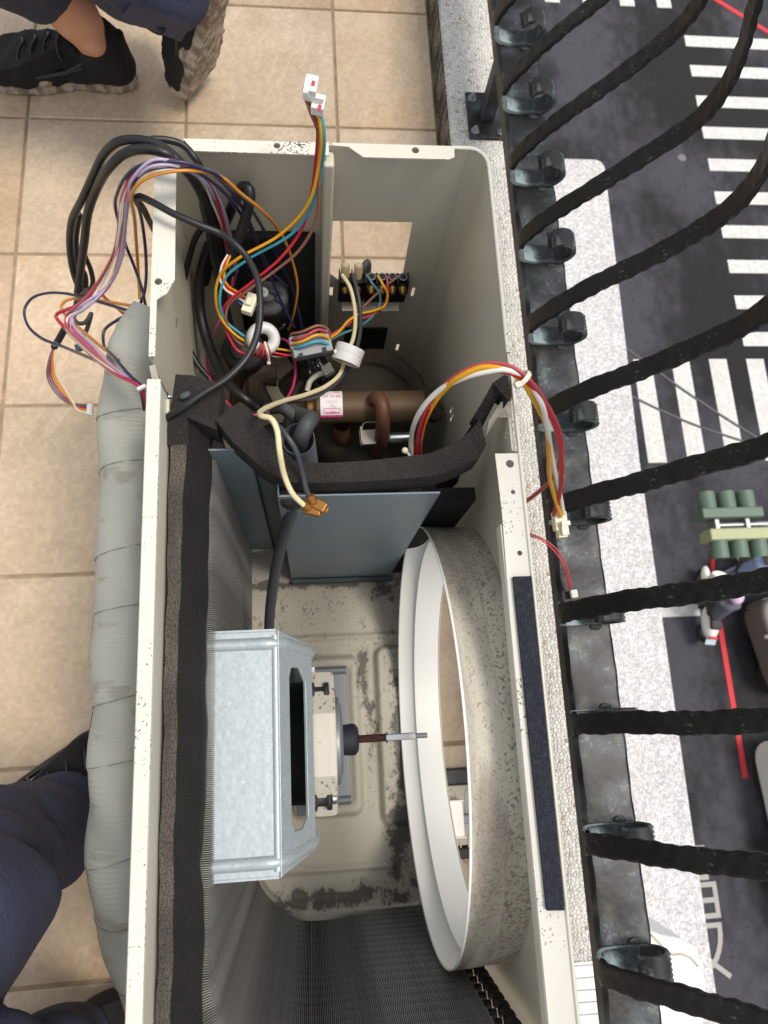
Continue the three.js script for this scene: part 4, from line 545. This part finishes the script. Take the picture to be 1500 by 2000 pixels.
  cs('pink', [[540, 660, .36], [562, 668, .38], [572, 690, .39], [577, 720, .4], [572, 755, .42], [552, 788, .46], [520, 808, .52], [490, 812, .53]]); cs('navy', [[590, 640, .36], [570, 560, .42], [540, 500, .47], [510, 440, .54], [482, 398, .6], [448, 360, .65], [412, 336, .675], [370, 324, .685]]);
  [['pink', 3, -3, .004], ['white', -4, 4, .002], ['lilac', 5, 3, .006], ['rose', -6, -2, .003], ['lilac', 8, -5, .007]].forEach(([c, a, b, y], i) => cs(c, [[455 + a, 530, .45 + y], [440 + a, 450, .54], [420 + a, 395 + b, .6], [392, 345 + b, .655 + y], [350 - a, 322 + b, .68 + y], [300, 320 + b * 1.5, .686 + y], [262 + b, 345 + a, .674], [244 + a, 385, .65], [238 + a, 440 + b, .61], [228 + a * 1.4, 500, .56 + y], [206 + a * 2 - i * 3, 560, .52], [172 + a - i * 4, 598 + b, .5 + y], [136 + a, 618 + b, .482 + y], [134 + a, 634 + b, .48 + y], [172 + a, 678 + b, .515 + y], [224, 722 + b * .6, .565], [274, 753, .587]], .0014));
  part('cable_tie', merge([tb(.009, .004, .0035, at(277, 757, .592), [0, .5, 0], .001)]), mat('#e4e0ea', .3), h);
  w(h, 'crimson', [[276, 757, .586], [281, 775, .575], [284, 795, .558]], .0016); w(h, 'navy', [[274, 757, .586], [278, 780, .572], [281, 800, .556]], .0014);
  w(h, 'rose', [[170, 574, .44], [190, 569, .45], [210, 585, .46], [240, 612, .48], [252, 620, .48]]); w(h, 'yellow', [[168, 578, .44], [192, 575, .45], [215, 592, .46], [248, 615, .48]]);
}

// ------------------------------------------------------------------ lagged pipe beside the unit
{
  const t = thing('lagged_pipe', 'thick grey tape-wrapped pipe bundle lying along the left side of the unit', 'pipe', V(-.21, .4, -.1));
  const pts = W([[304, 604, .53], [292, 640, .522], [276, 694, .508], [262, 752, .495], [255, 830, .482], [253, 1000, .468], [249, 1200, .458], [242, 1400, .448], [237, 1560, .438], [241, 1690, .42], [256, 1800, .39], [284, 1900, .34], [322, 2000, .26], [350, 2080, .16]]), c = curve(pts), N = 260, S = 40, fr = c.computeFrenetFrames(N, false), wraps = 13;
  const rad = (s, a) => { const q = md(s * wraps - a / (2 * Math.PI) * .55 + .12 * Math.sin(s * 40), 1), b = .0312 + .0012 * Math.sin(s * 23) + .0014 * Math.sin(s * 57 + a * 2) + .0009 * Math.sin(a * 3 + s * 70); return (b + .0013 * q) * (s < .05 ? .72 + .28 * s / .05 : 1); };
  part('tape_wrap', (() => { const g = grid(S, N, (a, b) => { const i = Math.min(N, Math.round(b * N)), p = c.getPointAt(i / N), th = a * 2 * Math.PI, r = rad(i / N, th); return p.addScaledVector(fr.normals[i], r * Math.cos(th)).addScaledVector(fr.binormals[i], r * Math.sin(th)); }); const uv = g.attributes.uv; for (let i = 0; i < uv.count; i++) uv.setXY(i, uv.getX(i) * .9, uv.getY(i) * 4.5); return g; })(), M.tape, t);
  const sl = []; for (let kx = 1; kx < wraps + 1; kx++) { const q = []; for (let j = 0; j <= 28; j++) { const th = j / 28 * 2 * Math.PI; let s = (kx + th / (2 * Math.PI) * .55) / wraps; s -= .12 * Math.sin(s * 40) / wraps; if (s < .01 || s > .995) continue; const i = Math.round(s * N), r = rad(s - .002, th) - .0001; q.push(c.getPointAt(s).addScaledVector(fr.normals[i], r * Math.cos(th)).addScaledVector(fr.binormals[i], r * Math.sin(th))); } if (q.length > 8) sl.push(tube(q, .0004, 60, 5)); }
  part('tape_edge', merge(sl), mat('#74766f', .7), t);
}
// pale plate seen through the fan opening
{
  const t = thing('foot_plate', 'pale embossed plate with black ends lying on the tiles behind the fan opening', 'plate', V(.235, 0, .19));
  const P = at(893, 1525, .02), Q = at(897, 1655, .02);
  part('plate', box(.185, .282, .006, .022, P.z + .006, Q.z - .002, .003), mat('#cfc6b8', .6), t);
  part('end_bar', box(.184, .283, .001, .03, P.z - .018, P.z + .004, .003), M.rubberDust, t); part('end_bar', box(.184, .283, .001, .028, Q.z, Q.z + .016, .003), M.rubber, t);
  for (const X of [.215, .242, .266]) for (const [a, b] of [[.02, .058], [.082, .116]]) part('oblong_rib', tube([V(X - .006, .0225, P.z + a), V(X - .006, .0225, P.z + b), V(X, .0225, P.z + b + .008), V(X + .006, .0225, P.z + b), V(X + .006, .0225, P.z + a), V(X, .0225, P.z + a - .008), V(X - .006, .0225, P.z + a)], .0016, 40, 6), mat('#d8d0c4', .6), t);
  part('grey_bar', box(.18, .283, .024, .034, mix(P.z, Q.z, .5), mix(P.z, Q.z, .5) + .014, .003), M.plasticGrey, t);
  part('white_bracket', merge([box(.186, .226, .03, .05, mix(P.z, Q.z, .26), mix(P.z, Q.z, .8), .002), box(.186, .228, .05, .053, mix(P.z, Q.z, .25), mix(P.z, Q.z, .27), .0008), box(.186, .228, .05, .053, mix(P.z, Q.z, .79), mix(P.z, Q.z, .81), .0008)]), M.white, t);
}
// ------------------------------------------------------------------ iron railing
{
  const t = thing('iron_railing', 'black wrought-iron railing with bulging hammered bars and curled feet', 'railing', V(.4, .1, -.4));
  part('bottom_rail', (() => { const g = grid(48, 500, (a, b) => { const z = mix(-3.2, 1.6, b), x0 = .338, x1 = .4045, y0 = .238, y1 = .27, e = .0005 * Math.sin(z * 61) + .0004 * Math.sin(z * 143 + 1), P = [[x0, y0], [x0 - .001 + e, y1 - .006], [x0 + .004 + e, y1], [x1 - .004 - e, y1], [x1 + .001 - e, y1 - .005], [x1, y0], [x0, y0]]; const s = a * 6, i = Math.min(5, Math.floor(s)), f = s - i; return V(mix(P[i][0], P[i + 1][0], f), mix(P[i][1], P[i + 1][1], f), z); }); return boxUV(g, 4); })(), M.rail, t);
  const prof = curve([[.3285, .292], [.3262, .302], [.3272, .315], [.34, .344], [.3605, .378], [.392, .424], [.41, .448], [.45, .503], [.474, .547], [.481, .592], [.474, .64], [.456, .69], [.43, .78], [.402, .9], [.388, .98], [.386, 1.04]].map(q => V(q[0], q[1], 0)));
  const N = 300, hw = .013, th = .0039, hs = .0148;
  const barGeo = v => { const pts = [], tg = []; for (let i = 0; i <= N; i++) { pts.push(prof.getPointAt(i / N)); tg.push(prof.getTangentAt(i / N)); }
    const sec = []; for (let i = 0; i < 20; i++) { const a = i / 20 * 2 * Math.PI; sec.push([Math.sign(Math.cos(a)) * Math.pow(Math.abs(Math.cos(a)), .35), Math.sign(Math.sin(a)) * Math.pow(Math.abs(Math.sin(a)), .45)]); }
    const g = grid(20, N, (a, b) => { const i = Math.round(b * N), k = Math.round(a * 20) % 20, s = b * 1.03, p = pts[i], n = V(tg[i].y, -tg[i].x, 0); const c = sec[k], nt = s < .02 ? 0 : Math.pow(Math.abs(Math.sin((s + (c[0] > 0 ? .012 : 0) + v * .005 + .004 * Math.sin(s * 31)) * Math.PI / .025)), 2), w = hw * (1.03 - (.035 + .075 * vn(s * 9 + v * 3 + c[0], 2, 64, 8, 4)) * nt * Math.abs(c[0])) + .0006 * Math.sin(s * 90 + v), tk = th * (1 + .25 * nt * Math.abs(c[0]) * (c[1] > 0 ? -1 : 1)) + .0005 * Math.sin(s * 210 + c[0] * 3 + v); return V(p.x + n.x * c[1] * tk, p.y + n.y * c[1] * tk, c[0] * w + .0008 * Math.sin(s * 30 + v)); });
    return boxUV(g, 5); };
  const ribbed = pts => { const n = pts.length - 1, K = 11, L = K * 2 + 2; const g = grid(L, n, (a, b) => { const i = Math.round(b * n), p = pts[i], q = pts[Math.min(n, i + 1)], r = pts[Math.max(0, i - 1)], d = q.clone().sub(r).normalize(), nn = V(d.y, -d.x, 0), k = Math.round(a * L) % L; const top = k <= K, t = top ? k / K : (L - k - .5) / (K + 0), off = top ? .0022 + (k % 2 ? .0019 : 0) + .0003 * Math.sin(i * .9 + k * 3) : -.0024; const e = i === 0 || i === n ? 1 : 1; return V(p.x + nn.x * off * e, p.y + nn.y * off * e, mix(-hs, hs, Math.min(1, Math.max(0, t)))); }); return boxUV(g, 8); };
  const ring = [], cx = .385, cy = .297, rr = .0225, flat = curve([[.3264, .308], [.3272, .298], [.3308, .2875], [.338, .2795], [.35, .2757], [.366, .2746], [.385, .2745]].map(q => V(q[0], q[1], 0))).getPoints(16); for (let i = 0; i <= 40; i++) { const t = i / 40, a = -Math.PI / 2 + t * 4.2, r = rr - .0045 * sm(.45, 1, t); ring.push(V(cx + r * Math.cos(a), cy + r * Math.sin(a), 0)); }
  const ringG = ribbed(ring), flatG = ribbed(flat), bars = [0, 1, 2].map(barGeo), bead = new THREE.IcosahedronGeometry(.006, 2).scale(1.4, .5, .8);
  const o = abs(t); let i = 0;
  for (let z = -2.169; z < 1.5; z += .13806, i++) { // one bar, then copies
    const b = shadow(new THREE.Mesh(bars[i % 3], M.iron)); b.name = 'baluster'; b.position.set(-o.x, -o.y, z - o.z); t.add(b);
    const s = shadow(new THREE.Mesh(ringG, M.scroll)); s.name = 'scroll'; b.add(s); const f = shadow(new THREE.Mesh(flatG, M.scrollPale)); f.name = 'weathered_foot'; b.add(f);
    const w = shadow(new THREE.Mesh(bead, M.rail)); w.name = 'weld'; w.position.set(.382, .271, z < 0 ? .017 : -.017); b.add(w);
  }
  part('handrail', boxUV(box(.36, .41, 1.035, 1.06, -3.2, 1.6, .004), 4), M.rail, t);
  for (const z of [-1.066, .9]) {
    const ps = new THREE.Group(); ps.name = 'post'; ps.position.set(.356 - o.x, .1 - o.y, z - o.z); t.add(ps);
    part('upright', boxUV(box(.346, .37, .104, .24, z - .017, z + .017, .002), 5), M.rail, ps);
    part('base_plate', boxUV(box(.32, .3925, .1005, .107, z - .0525, z + .0525, .002), 5), M.rail, ps);
    for (const [dx, dz] of [[-.024, -.037], [-.024, .037], [.026, -.037], [.026, .037]]) part('bolt', latheAB(V(.356 + dx, .107, z + dz), V(.356 + dx, .12, z + dz), [[0, .0085], [.001, .0085], [.001, .006], [.006, .006], [.007, .0035], [.011, .0035], [.0115, 0]], 6), M.steelGrey, ps);
  }
}
// ------------------------------------------------------------------ people
function shoe(parent, M4, kind) { // local: length along +x (toe), y up, z width; about 0.29 m
  const put = (name, g, m, label) => { g = plain(g); g.applyMatrix4(M4); return part(name, g, m, parent, label); };
  const half = x => { const t = (x + .13) / .29; return .5 * (.062 + .036 * sm(.3, .72, t) - .008 * sm(.25, .4, t) * sm(.6, .4, t)) * Math.pow(Math.max(0, 1 - Math.pow(Math.abs(2 * t - 1), 5)), .5); };
  const inOut = (x, z, w) => Math.abs(z - .008 * Math.sin((x + .13) * 9)) - half(x) - w;
  const sole = nets([-.15, -.01, -.07], [.18, .06, .07], .0045, (x, y, z) => { const t = (x + .13) / .29, top = .034 + .012 * sm(.35, 0, t) + .004 * Math.sin(x * 60) + .006 * sm(.75, 1, t), bot = .012 * sm(.8, 1.02, t) + .0016 * Math.sin(x * 210) * Math.sin(z * 150); return Math.max(inOut(x, z, .006 + .004 * Math.sin(x * 55) * sm(0, .03, y)), y - top, bot - y, Math.hypot(Math.max(0, Math.abs(x - .015) - .1), z * .55) - .047); });
  put('sole', boxUV(sole, 8), M.sole, 'thick dirty grey sole');
  const up = nets([-.15, .01, -.07], [.18, .14, .07], .0045, (x, y, z) => { const t = (x + .13) / .29, h = mix(.105, .048, sm(.2, 1, t)) + .01 * sm(.15, 0, t) - .02 * sm(.3, .2, t) * sm(.05, .15, t); const tap = 1 - .55 * Math.pow(Math.max(0, (y - .03) / .09), 1.6); const d = Math.max(Math.abs(z) / Math.max(.3, tap) - half(x) - .001, .02 - y, y - h); const hole = Math.hypot((x + .06) * .8, (y - .13) * .7, z * 1.15) - .042; return Math.max(d + .0012 * Math.sin(x * 130 + z * 90), -hole, Math.abs(x - .015) - .144); });
  put('upper', boxUV(up, 8), M.shoe);
  const bands = []; for (let i = 0; i < 4; i++) { const x = -.01 + i * .026, h = mix(.094, .066, i / 3); const q = []; for (let k = 0; k <= 8; k++) { const a = mix(-1.1, 1.1, k / 8); q.push(V(x + .004 * Math.sin(k), .03 + (h - .022) * Math.cos(a * .85), .036 * Math.sin(a))); } bands.push(tube(q, .0028, 24, 6)); }
  put('lace', merge(bands), M.shoeTrim); const ov = []; for (const s of [-1, 1]) { ov.push(tube([V(-.1, .05, s * .026), V(-.05, .06, s * .031), V(.0, .05, s * .037), V(.05, .04, s * .041)], .005, 30, 8), tube([V(-.085, .08, s * .02), V(-.05, .07, s * .029), V(-.01, .052, s * .036)], .0045, 24, 8)); } put('overlay', merge(ov), M.shoeTrim);
}
function basis(o, x, y) { const X = x.clone().normalize(), Z = X.clone().cross(y).normalize(), Y = Z.clone().cross(X); return new THREE.Matrix4().makeBasis(X, Y, Z).setPosition(o); }
function head(parent, c, face, up, capM) { // c centre, face forward
  const Mx = basis(c, face, up), put = (n, g, m) => part(n, plain(g).applyMatrix4(Mx), m, parent);
  put('head', skin([[[0, .035, 0], [0, .04, 0], .088, .088], [[.03, -.04, 0], [.04, -.06, 0], .06, .05], [[.085, .0, 0], [.1, -.02, 0], .012, .016], [[-.01, -.05, 0], [-.03, -.15, 0], .052, .056], [[0, 0, .082], [0, -.02, .084], .018, .014], [[0, 0, -.082], [0, -.02, -.084], .018, .014], [[.075, -.055, .018], [.075, -.055, -.018], .012, .012]], .03, .008), M.skin);
  put('hair', skin([[[-.012, .055, 0], [-.02, .03, 0], .093, .09], [[-.05, -.02, 0], [-.05, 0, 0], .06, .07]], .03, .009), capM || M.hair);
  put('eye', merge([-1, 1].map(s => new THREE.SphereGeometry(.011, 10, 8).translate(.078, .012, s * .032))), M.black);
}
function hand(parent, p, d, n) { // palm centre, finger direction, palm normal
  const Mx = basis(p, d, n), b = [[[-.03, 0, -.018], [.03, 0, -.026], .017, .012], [[-.03, 0, .018], [.03, 0, .026], .017, .012], [[-.03, 0, 0], [.03, 0, 0], .018, .013]], L = [.062, .074, .07, .054]; for (let i = 0; i < 4; i++) { const z = -.03 + i * .02; b.push([[.035, 0, z], [.035 + L[i] * .55, -.006, z * 1.05], .0092, .0086], [[.035 + L[i] * .55, -.006, z * 1.05], [.035 + L[i] * .95, -.03, z * 1.05], .0086, .0074]); } b.push([[-.015, 0, -.03], [.012, -.012, -.052], .012, .0105], [[.012, -.012, -.052], [.042, -.022, -.056], .0105, .009]);
  part('hand', skin(b, .006, .0035).applyMatrix4(Mx), M.skin, parent);
}
const fold = (f, a) => (d, x, y, z) => Math.abs(d) > .05 ? d : d + a * (1 - 1.6 * Math.sqrt(.012 + Math.pow(Math.sin(x * f * .5 + y * f * .8 + 1.7 * Math.sin(z * f * .4 + x * 9) + .9 * Math.sin(y * 17)), 2))) * .8 + a * .6 * (Math.sin(x * f + 2.1 * Math.sin(y * f * .6)) * Math.sin(y * f * .8 + z * f * 1.3 + 1.7 * Math.sin(x * f * .5)) + .5 * Math.sin(z * f * 2.1 + x * f + y * 31));
{ // squatting worker above the unit
  const t = thing('person', 'person in navy work trousers squatting on the tiles in dirty black trainers', 'person', V(-.3, 0, -1.12));
  const ank = [-.366, .1, -1.203];
  part('body', skin([[ank, [-.385, .17, -1.19], .0325, .036], [[-.385, .17, -1.19], [-.43, .27, -1.165], .036, .045], [[-.36, .125, -1.172], [-.362, .128, -1.17], .012, .012]], .02, .005), M.skin, t);
  part('sock', skin([[[-.345, .045, -1.213], [-.357, .085, -1.208], .036, .0375], [[-.357, .085, -1.208], [-.366, .115, -1.203], .0375, .0365], [[-.38, .05, -1.21], [-.42, .045, -1.212], .034, .034]], .02, .005), M.sock, t);
  shoe(t, basis(V(-.445, .002, -1.218), V(-1, 0, -.02), V(0, 1, 0)));
  shoe(t, basis(V(-.15, .15, -1.175), V(-.3, -.93, -.05), V(-.83, .25, -.5)));
  part('trousers', skin([[[-.425, .24, -1.175], [-.5, .36, -1.13], .058, .075], [[-.5, .36, -1.13], [-.62, .45, -1.1], .075, .085], [[-.62, .45, -1.1], [-.4, .47, -1.14], .085, .11], [[-.4, .47, -1.14], [-.24, .42, -1.15], .11, .135], [[-.26, .4, -1.14], [-.215, .36, -1.1], .11, .075], [at(255, 5, .36).add(V(0, 0, -.06)).toArray(), at(335, 48, .33).add(V(0, .01, -.05)).toArray(), .06, .05], [[-.2, .4, -1.2], [-.5, .3, -1.32], .1, .08], [[-.5, .3, -1.32], [-.25, .16, -1.26], .07, .06]], .05, .009, fold(38, .006)), M.navy, t);
  part('pocket_flap', prism(W([[238, 30, .35], [300, 55, .33], [352, 75, .3]]), W([[262, 2, .40], [330, 26, .39], [372, 42, .36]]), .006), M.navyDark, t); part('button', latheAB(at(315, 58, .338), at(315, 58, .338).add(V(.001, .006, .004)), [[0, .006], [.003, .006], [.004, .003], [.004, 0]], 14), M.black, t);
  part('belt', skin([[[-.3, .53, -1.27], [-.14, .5, -1.2], .09, .085], [[-.3, .53, -1.2], [-.16, .5, -1.16], .09, .085]], .05, .01), M.belt, t);
  part('shirt', skin([[[-.25, .58, -1.22], [-.36, .9, -1.27], .14, .17], [[-.38, .92, -1.12], [-.34, .92, -1.44], .075, .075], [[-.38, .9, -1.1], [-.6, .7, -1.04], .06, .048], [[-.6, .7, -1.04], [-.78, .6, -1.12], .048, .04], [[-.34, .9, -1.45], [-.58, .7, -1.42], .06, .048], [[-.58, .7, -1.42], [-.78, .58, -1.3], .048, .04]], .05, .012, fold(30, .006)), M.shirt, t);
  head(t, V(-.47, 1.16, -1.28), V(-.9, -.4, 0), V(-.4, .9, 0)); hand(t, V(-.84, .57, -1.15), V(-1, -.2, -.1), V(0, 1, 0)); hand(t, V(-.84, .55, -1.27), V(-1, -.2, .1), V(0, 1, 0));
}
{ // worker standing at the left of the unit
  const t = thing('person', 'person in navy trousers standing bent-kneed beside the grey wrapped pipe', 'person', V(-.42, 0, .27));
  shoe(t, basis(V(-.385, .002, .105), V(.86, 0, -.5), V(0, 1, 0))); shoe(t, basis(V(-.36, .002, .44), V(.97, 0, -.2), V(0, 1, 0)));
  const f = fold(30, .0085);
  part('trousers', skin([[[-.355, .07, .145], [-.36, .3, .15], .068, .069], [[-.36, .3, .15], [-.325, .5, .165], .069, .078], [[-.325, .5, .165], [-.52, .66, .22], .08, .1], [[-.52, .66, .22], [-.68, .72, .28], .1, .14], [[-.33, .07, .43], [-.35, .3, .40], .062, .07], [[-.35, .3, .40], [-.29, .545, .315], .07, .082], [[-.29, .545, .315], [-.52, .68, .34], .086, .105], [[-.52, .68, .34], [-.68, .72, .32], .105, .14]], .035, .008, (d, x, y, z) => Math.max(f(d, x, y, z) + .004 * Math.sin(y * 70 + x * 20 + z * 30) * sm(.5, .1, y), .075 - y)), M.navy, t);
  part('shirt', skin([[[-.7, .8, .3], [-.66, 1.2, .3], .14, .17], [[-.66, 1.24, .14], [-.66, 1.24, .46], .075, .075], [[-.66, 1.22, .48], [-.62, .98, .53], .06, .05], [[-.62, .98, .53], [-.44, .76, .47], .05, .042], [[-.66, 1.22, .12], [-.7, .95, .1], .06, .05], [[-.7, .95, .1], [-.56, .78, .14], .05, .042]], .05, .012, fold(30, .006)), M.shirt, t);
  head(t, V(-.6, 1.47, .3), V(1, -.35, 0), V(.3, 1, 0)); hand(t, V(-.39, .725, .44), V(.8, -.45, -.3), V(.4, 1, 0)); hand(t, V(-.5, .745, .16), V(.8, -.4, .1), V(.4, 1, 0));
}
// ------------------------------------------------------------------ things down on the street
{
  const Y = -10, t = thing('traffic_light', 'green back-to-back pair of three-lamp traffic lights on an arm over the road', 'traffic light', V(7.2, -10, -2.6));
  const headBox = (z0, z1, dir, m, x0) => { const g = new THREE.Group(); g.name = 'signal_head'; g.position.set(7.2, -10, (z0 + z1) / 2).sub(t.position); t.add(g);
    part('housing', box(x0, x0 + 1.1, Y - .38, Y, z0, z1, .03, 1), m, g);
    for (let i = 0; i < 3; i++) { const cx = x0 + .2 + i * .355, cz = dir > 0 ? z1 : z0, cy = Y - .17; part('visor', merge([grid(24, 1, (a, b) => { const q = mix(-.25 * Math.PI, 1.25 * Math.PI, a); return V(cx + .145 * Math.cos(q), cy + .145 * Math.sin(q), cz + dir * b * .3); }), grid(24, 1, (a, b) => { const q = mix(-.25 * Math.PI, 1.25 * Math.PI, a); return V(cx + .139 * Math.cos(q), cy + .139 * Math.sin(q), cz + dir * b * .3); })]), M.signal, g); part('lens', cylAB(V(cx, cy, cz), V(cx, cy, cz + dir * .02), .14, .13, 20), M.glassDark, g); } };
  headBox(-2.86, -2.68, -1, M.signal, 6.6); headBox(-2.5, -2.3, 1, M.signalPale, 6.68);
  part('arm', merge([cylAB(V(6.85, Y - .2, -2.59), V(14, Y - .1, -2.59), .045, .06, 14)]), M.pole, t); part('mast', cylAB(V(14, -15, -2.59), V(14, Y + .1, -2.59), .12, .09, 16), M.pole, t);
  for (const [i, X] of [[0, 6.85], [1, 7.4]]) part('bracket', box(X, X + .08, Y - .3, Y - .1, -2.68, -2.5, .01, 1), M.pole, t); 
}
function scooter(label, x, z, turn, body, withRider) {
  const t = thing('motor_scooter', label, 'scooter', V(x, -15, z)); t.rotation.y = turn; const G = g => plain(g);
  const add = (n, g, m, p = t) => { const me = shadow(new THREE.Mesh(G(g), m)); me.name = n; p.add(me); return me; }; // local: forward = -z
  for (const zz of [-.62, .6]) add('wheel', new THREE.TorusGeometry(.2, .055, 10, 22).rotateY(Math.PI / 2).translate(0, .25, zz), M.rubber);
  add('front_apron', new THREE.CylinderGeometry(.16, .2, .75, 16, 1).scale(1, 1, .45).rotateX(-.35).translate(0, .65, -.48), body); add('floor_board', new RoundedBoxGeometry(.3, .1, .5, 2, .03).translate(0, .32, -.15), M.rubber);
  add('rear_body', new THREE.SphereGeometry(.3, 18, 12).scale(.6, .75, 1.35).translate(0, .52, .42), body); add('seat', new RoundedBoxGeometry(.26, .1, .62, 3, .05).translate(0, .76, .3), M.rubber);
  add('front_mudguard', new THREE.SphereGeometry(.2, 14, 10).scale(.5, .6, 1.2).translate(0, .42, -.66), body); add('handlebar', merge([new THREE.CylinderGeometry(.02, .02, .64, 8).rotateZ(Math.PI / 2).translate(0, 1.03, -.38), new RoundedBoxGeometry(.24, .14, .16, 2, .05).translate(0, 1.0, -.42)]), M.rubber); add('headlight', new THREE.SphereGeometry(.08, 12, 8).translate(0, .96, -.5), M.plugWhite);
  for (const s of [-1, 1]) add('mirror', merge([new THREE.CylinderGeometry(.008, .008, .18, 6).translate(s * .26, 1.12, -.38), new RoundedBoxGeometry(.12, .07, .02, 1, .01).translate(s * .28, 1.21, -.38)]), M.rubber);
  add('plate', new RoundedBoxGeometry(.24, .012, .13, 1, .004).rotateX(.5).translate(0, .5, .86), mat('#b9cdd6', .5)); add('rear_light', new RoundedBoxGeometry(.2, .06, .06, 2, .02).translate(0, .62, .78), M.roadRed);
  return t;
}
function rider(label, x, z, turn, shirt, helmet, legs) {
  const t = thing('person', label, 'person', V(x, -15, z)); t.rotation.y = turn; const add = (n, g, m) => { const me = shadow(new THREE.Mesh(plain(g), m)); me.name = n; t.add(me); return me; };
  const b = []; for (const s of [-1, 1]) b.push([[s * .1, .84, .25], [s * .2, .8, -.18], .1, .075], [[s * .2, .8, -.18], [s * .2, .42, -.12], .07, .05], [[s * .2, .42, -.12], [s * .2, .4, -.26], .05, .04], [[s * .22, 1.32, .1], [s * .3, 1.1, -.1], .055, .045], [[s * .3, 1.1, -.1], [s * .25, 1.05, -.36], .045, .035], [[s * .25, 1.05, -.36], [s * .23, 1.04, -.42], .035, .04]); b.push([[0, 1.35, .12], [0, 1.5, .02], .07, .09]);
  add('body', skin(b, .03, .022), legs); add('shirt', skin([[[0, .88, .27], [0, 1.3, .13], .15, .17], [[-.17, 1.33, .12], [.17, 1.33, .12], .085, .085]], .06, .025), shirt); add('shorts', skin([[[-.1, .85, .27], [-.19, .84, -.02], .115, .1], [[.1, .85, .27], [.19, .84, -.02], .115, .1]], .05, .025), M.rubber);
  add('helmet', new THREE.SphereGeometry(.15, 20, 14).scale(1, .95, 1.1).translate(0, 1.6, 0), helmet); for (const s of [-1, 1]) add('shoe', new RoundedBoxGeometry(.1, .08, .26, 2, .035).translate(s * .2, .37, -.2), M.plugWhite); return t;
}
{
  const skinD = mat('#8a4f35', .6), p = at(1398, 1176, -14.2);
  scooter('white scooter with a pale plate ridden along the red kerb line', p.x, p.z, -.12, M.plugWhite); rider('rider in a grey shirt with a pale pink helmet on the white scooter', p.x + .02, p.z, -.3, mat('#5c5f68', .8), mat('#d9b6dd', .35), skinD);
  const q = at(1468, 1105, -14.2); scooter('grey-blue scooter under the traffic lights', q.x, q.z, -1.1, mat('#7d8694', .4)); rider('rider in a blue-grey top on the scooter under the traffic lights', q.x, q.z, -1.1, mat('#7f8fae', .8), mat('#8a8378', .5), skinD);
}
function car(name, label, x, z, turn, m, w, L) {
  const t = thing(name, label, 'car', V(x, -15, z)); t.rotation.y = turn; const add = (n, g, mm) => { const me = shadow(new THREE.Mesh(plain(g), mm)); me.name = n; t.add(me); };
  const o = new THREE.Shape(); const W2 = w / 2, L2 = L / 2; o.moveTo(-W2 + .3, -L2); o.lineTo(W2 - .3, -L2); o.quadraticCurveTo(W2, -L2 + .05, W2, -L2 + .5); o.lineTo(W2, L2 - .4); o.quadraticCurveTo(W2, L2, W2 - .3, L2); o.lineTo(-W2 + .3, L2); o.quadraticCurveTo(-W2, L2, -W2, L2 - .4); o.lineTo(-W2, -L2 + .5); o.quadraticCurveTo(-W2, -L2 + .05, -W2 + .3, -L2);
  const g = new THREE.ExtrudeGeometry(o, { depth: .55, bevelEnabled: true, bevelSize: .08, bevelThickness: .12, bevelSegments: 4 }); g.rotateX(-Math.PI / 2); g.translate(0, .38, 0); add('body', g, m);
  add('cabin', new THREE.CylinderGeometry(.62 * w * .62, .78 * w * .66, .5, 4, 1).rotateY(Math.PI / 4).scale(1.05, 1, 1.6).translate(0, 1.25, .15), M.glassDark); add('roof', new RoundedBoxGeometry(w * .6, .06, L * .36, 2, .03).translate(0, 1.5, .15), m);
  for (const s of [-1, 1]) { for (const zz of [-L * .32, L * .32]) add('wheel', new THREE.CylinderGeometry(.32, .32, .2, 20).rotateZ(Math.PI / 2).translate(s * (W2 - .08), .32, zz), M.rubber); add('headlight', new RoundedBoxGeometry(.3, .14, .12, 2, .05).translate(s * (W2 - .35), .78, -L2 - .03), M.plugWhite); add('wing_mirror', new RoundedBoxGeometry(.2, .12, .1, 2, .03).translate(s * (W2 + .1), .98, -L * .14), m); }
}
{ const a = at(1453, 1250, -14.2); car('parked_car', 'grey-beige car cut by the right edge beside the scooter rider', a.x + 1.32, a.z + .1, .16, mat('#6d6a64', .5), 1.5, 2.0); const b = at(1487, 1480, -14.2); car('parked_car', 'white car just showing at the right edge beside the red line', b.x + 1.15, b.z + 1.75, .05, M.plugWhite, 1.7, 4); }
{ // overhead cables
  const c = (label, l) => { const p = W(l); const g = tube(p, .018, 30, 6), t = thing('overhead_cable', label, 'cable', V(p[0].x, -8, p[0].z)); part('cable', g, mat('#5e6065', .6), t); };
  const e = (u0, v0, u1, v1, y) => { const q = []; for (let i = 0; i <= 8; i++) { const t = mix(-.35, 1.6, i / 8); q.push([mix(u0, u1, t), mix(v0, v1, t) + 6 * Math.sin(Math.PI * t), y]); } return q; };
  c('thin grey overhead cable crossing the upper part of the zebra stripes', e(1225, 682, 1500, 868, -8)); c('thin grey overhead cable crossing the lower part of the zebra stripes', e(1238, 776, 1440, 858, -8.4));
}
renderer.setSize(768, 1024);
renderer.render(scene, camera);
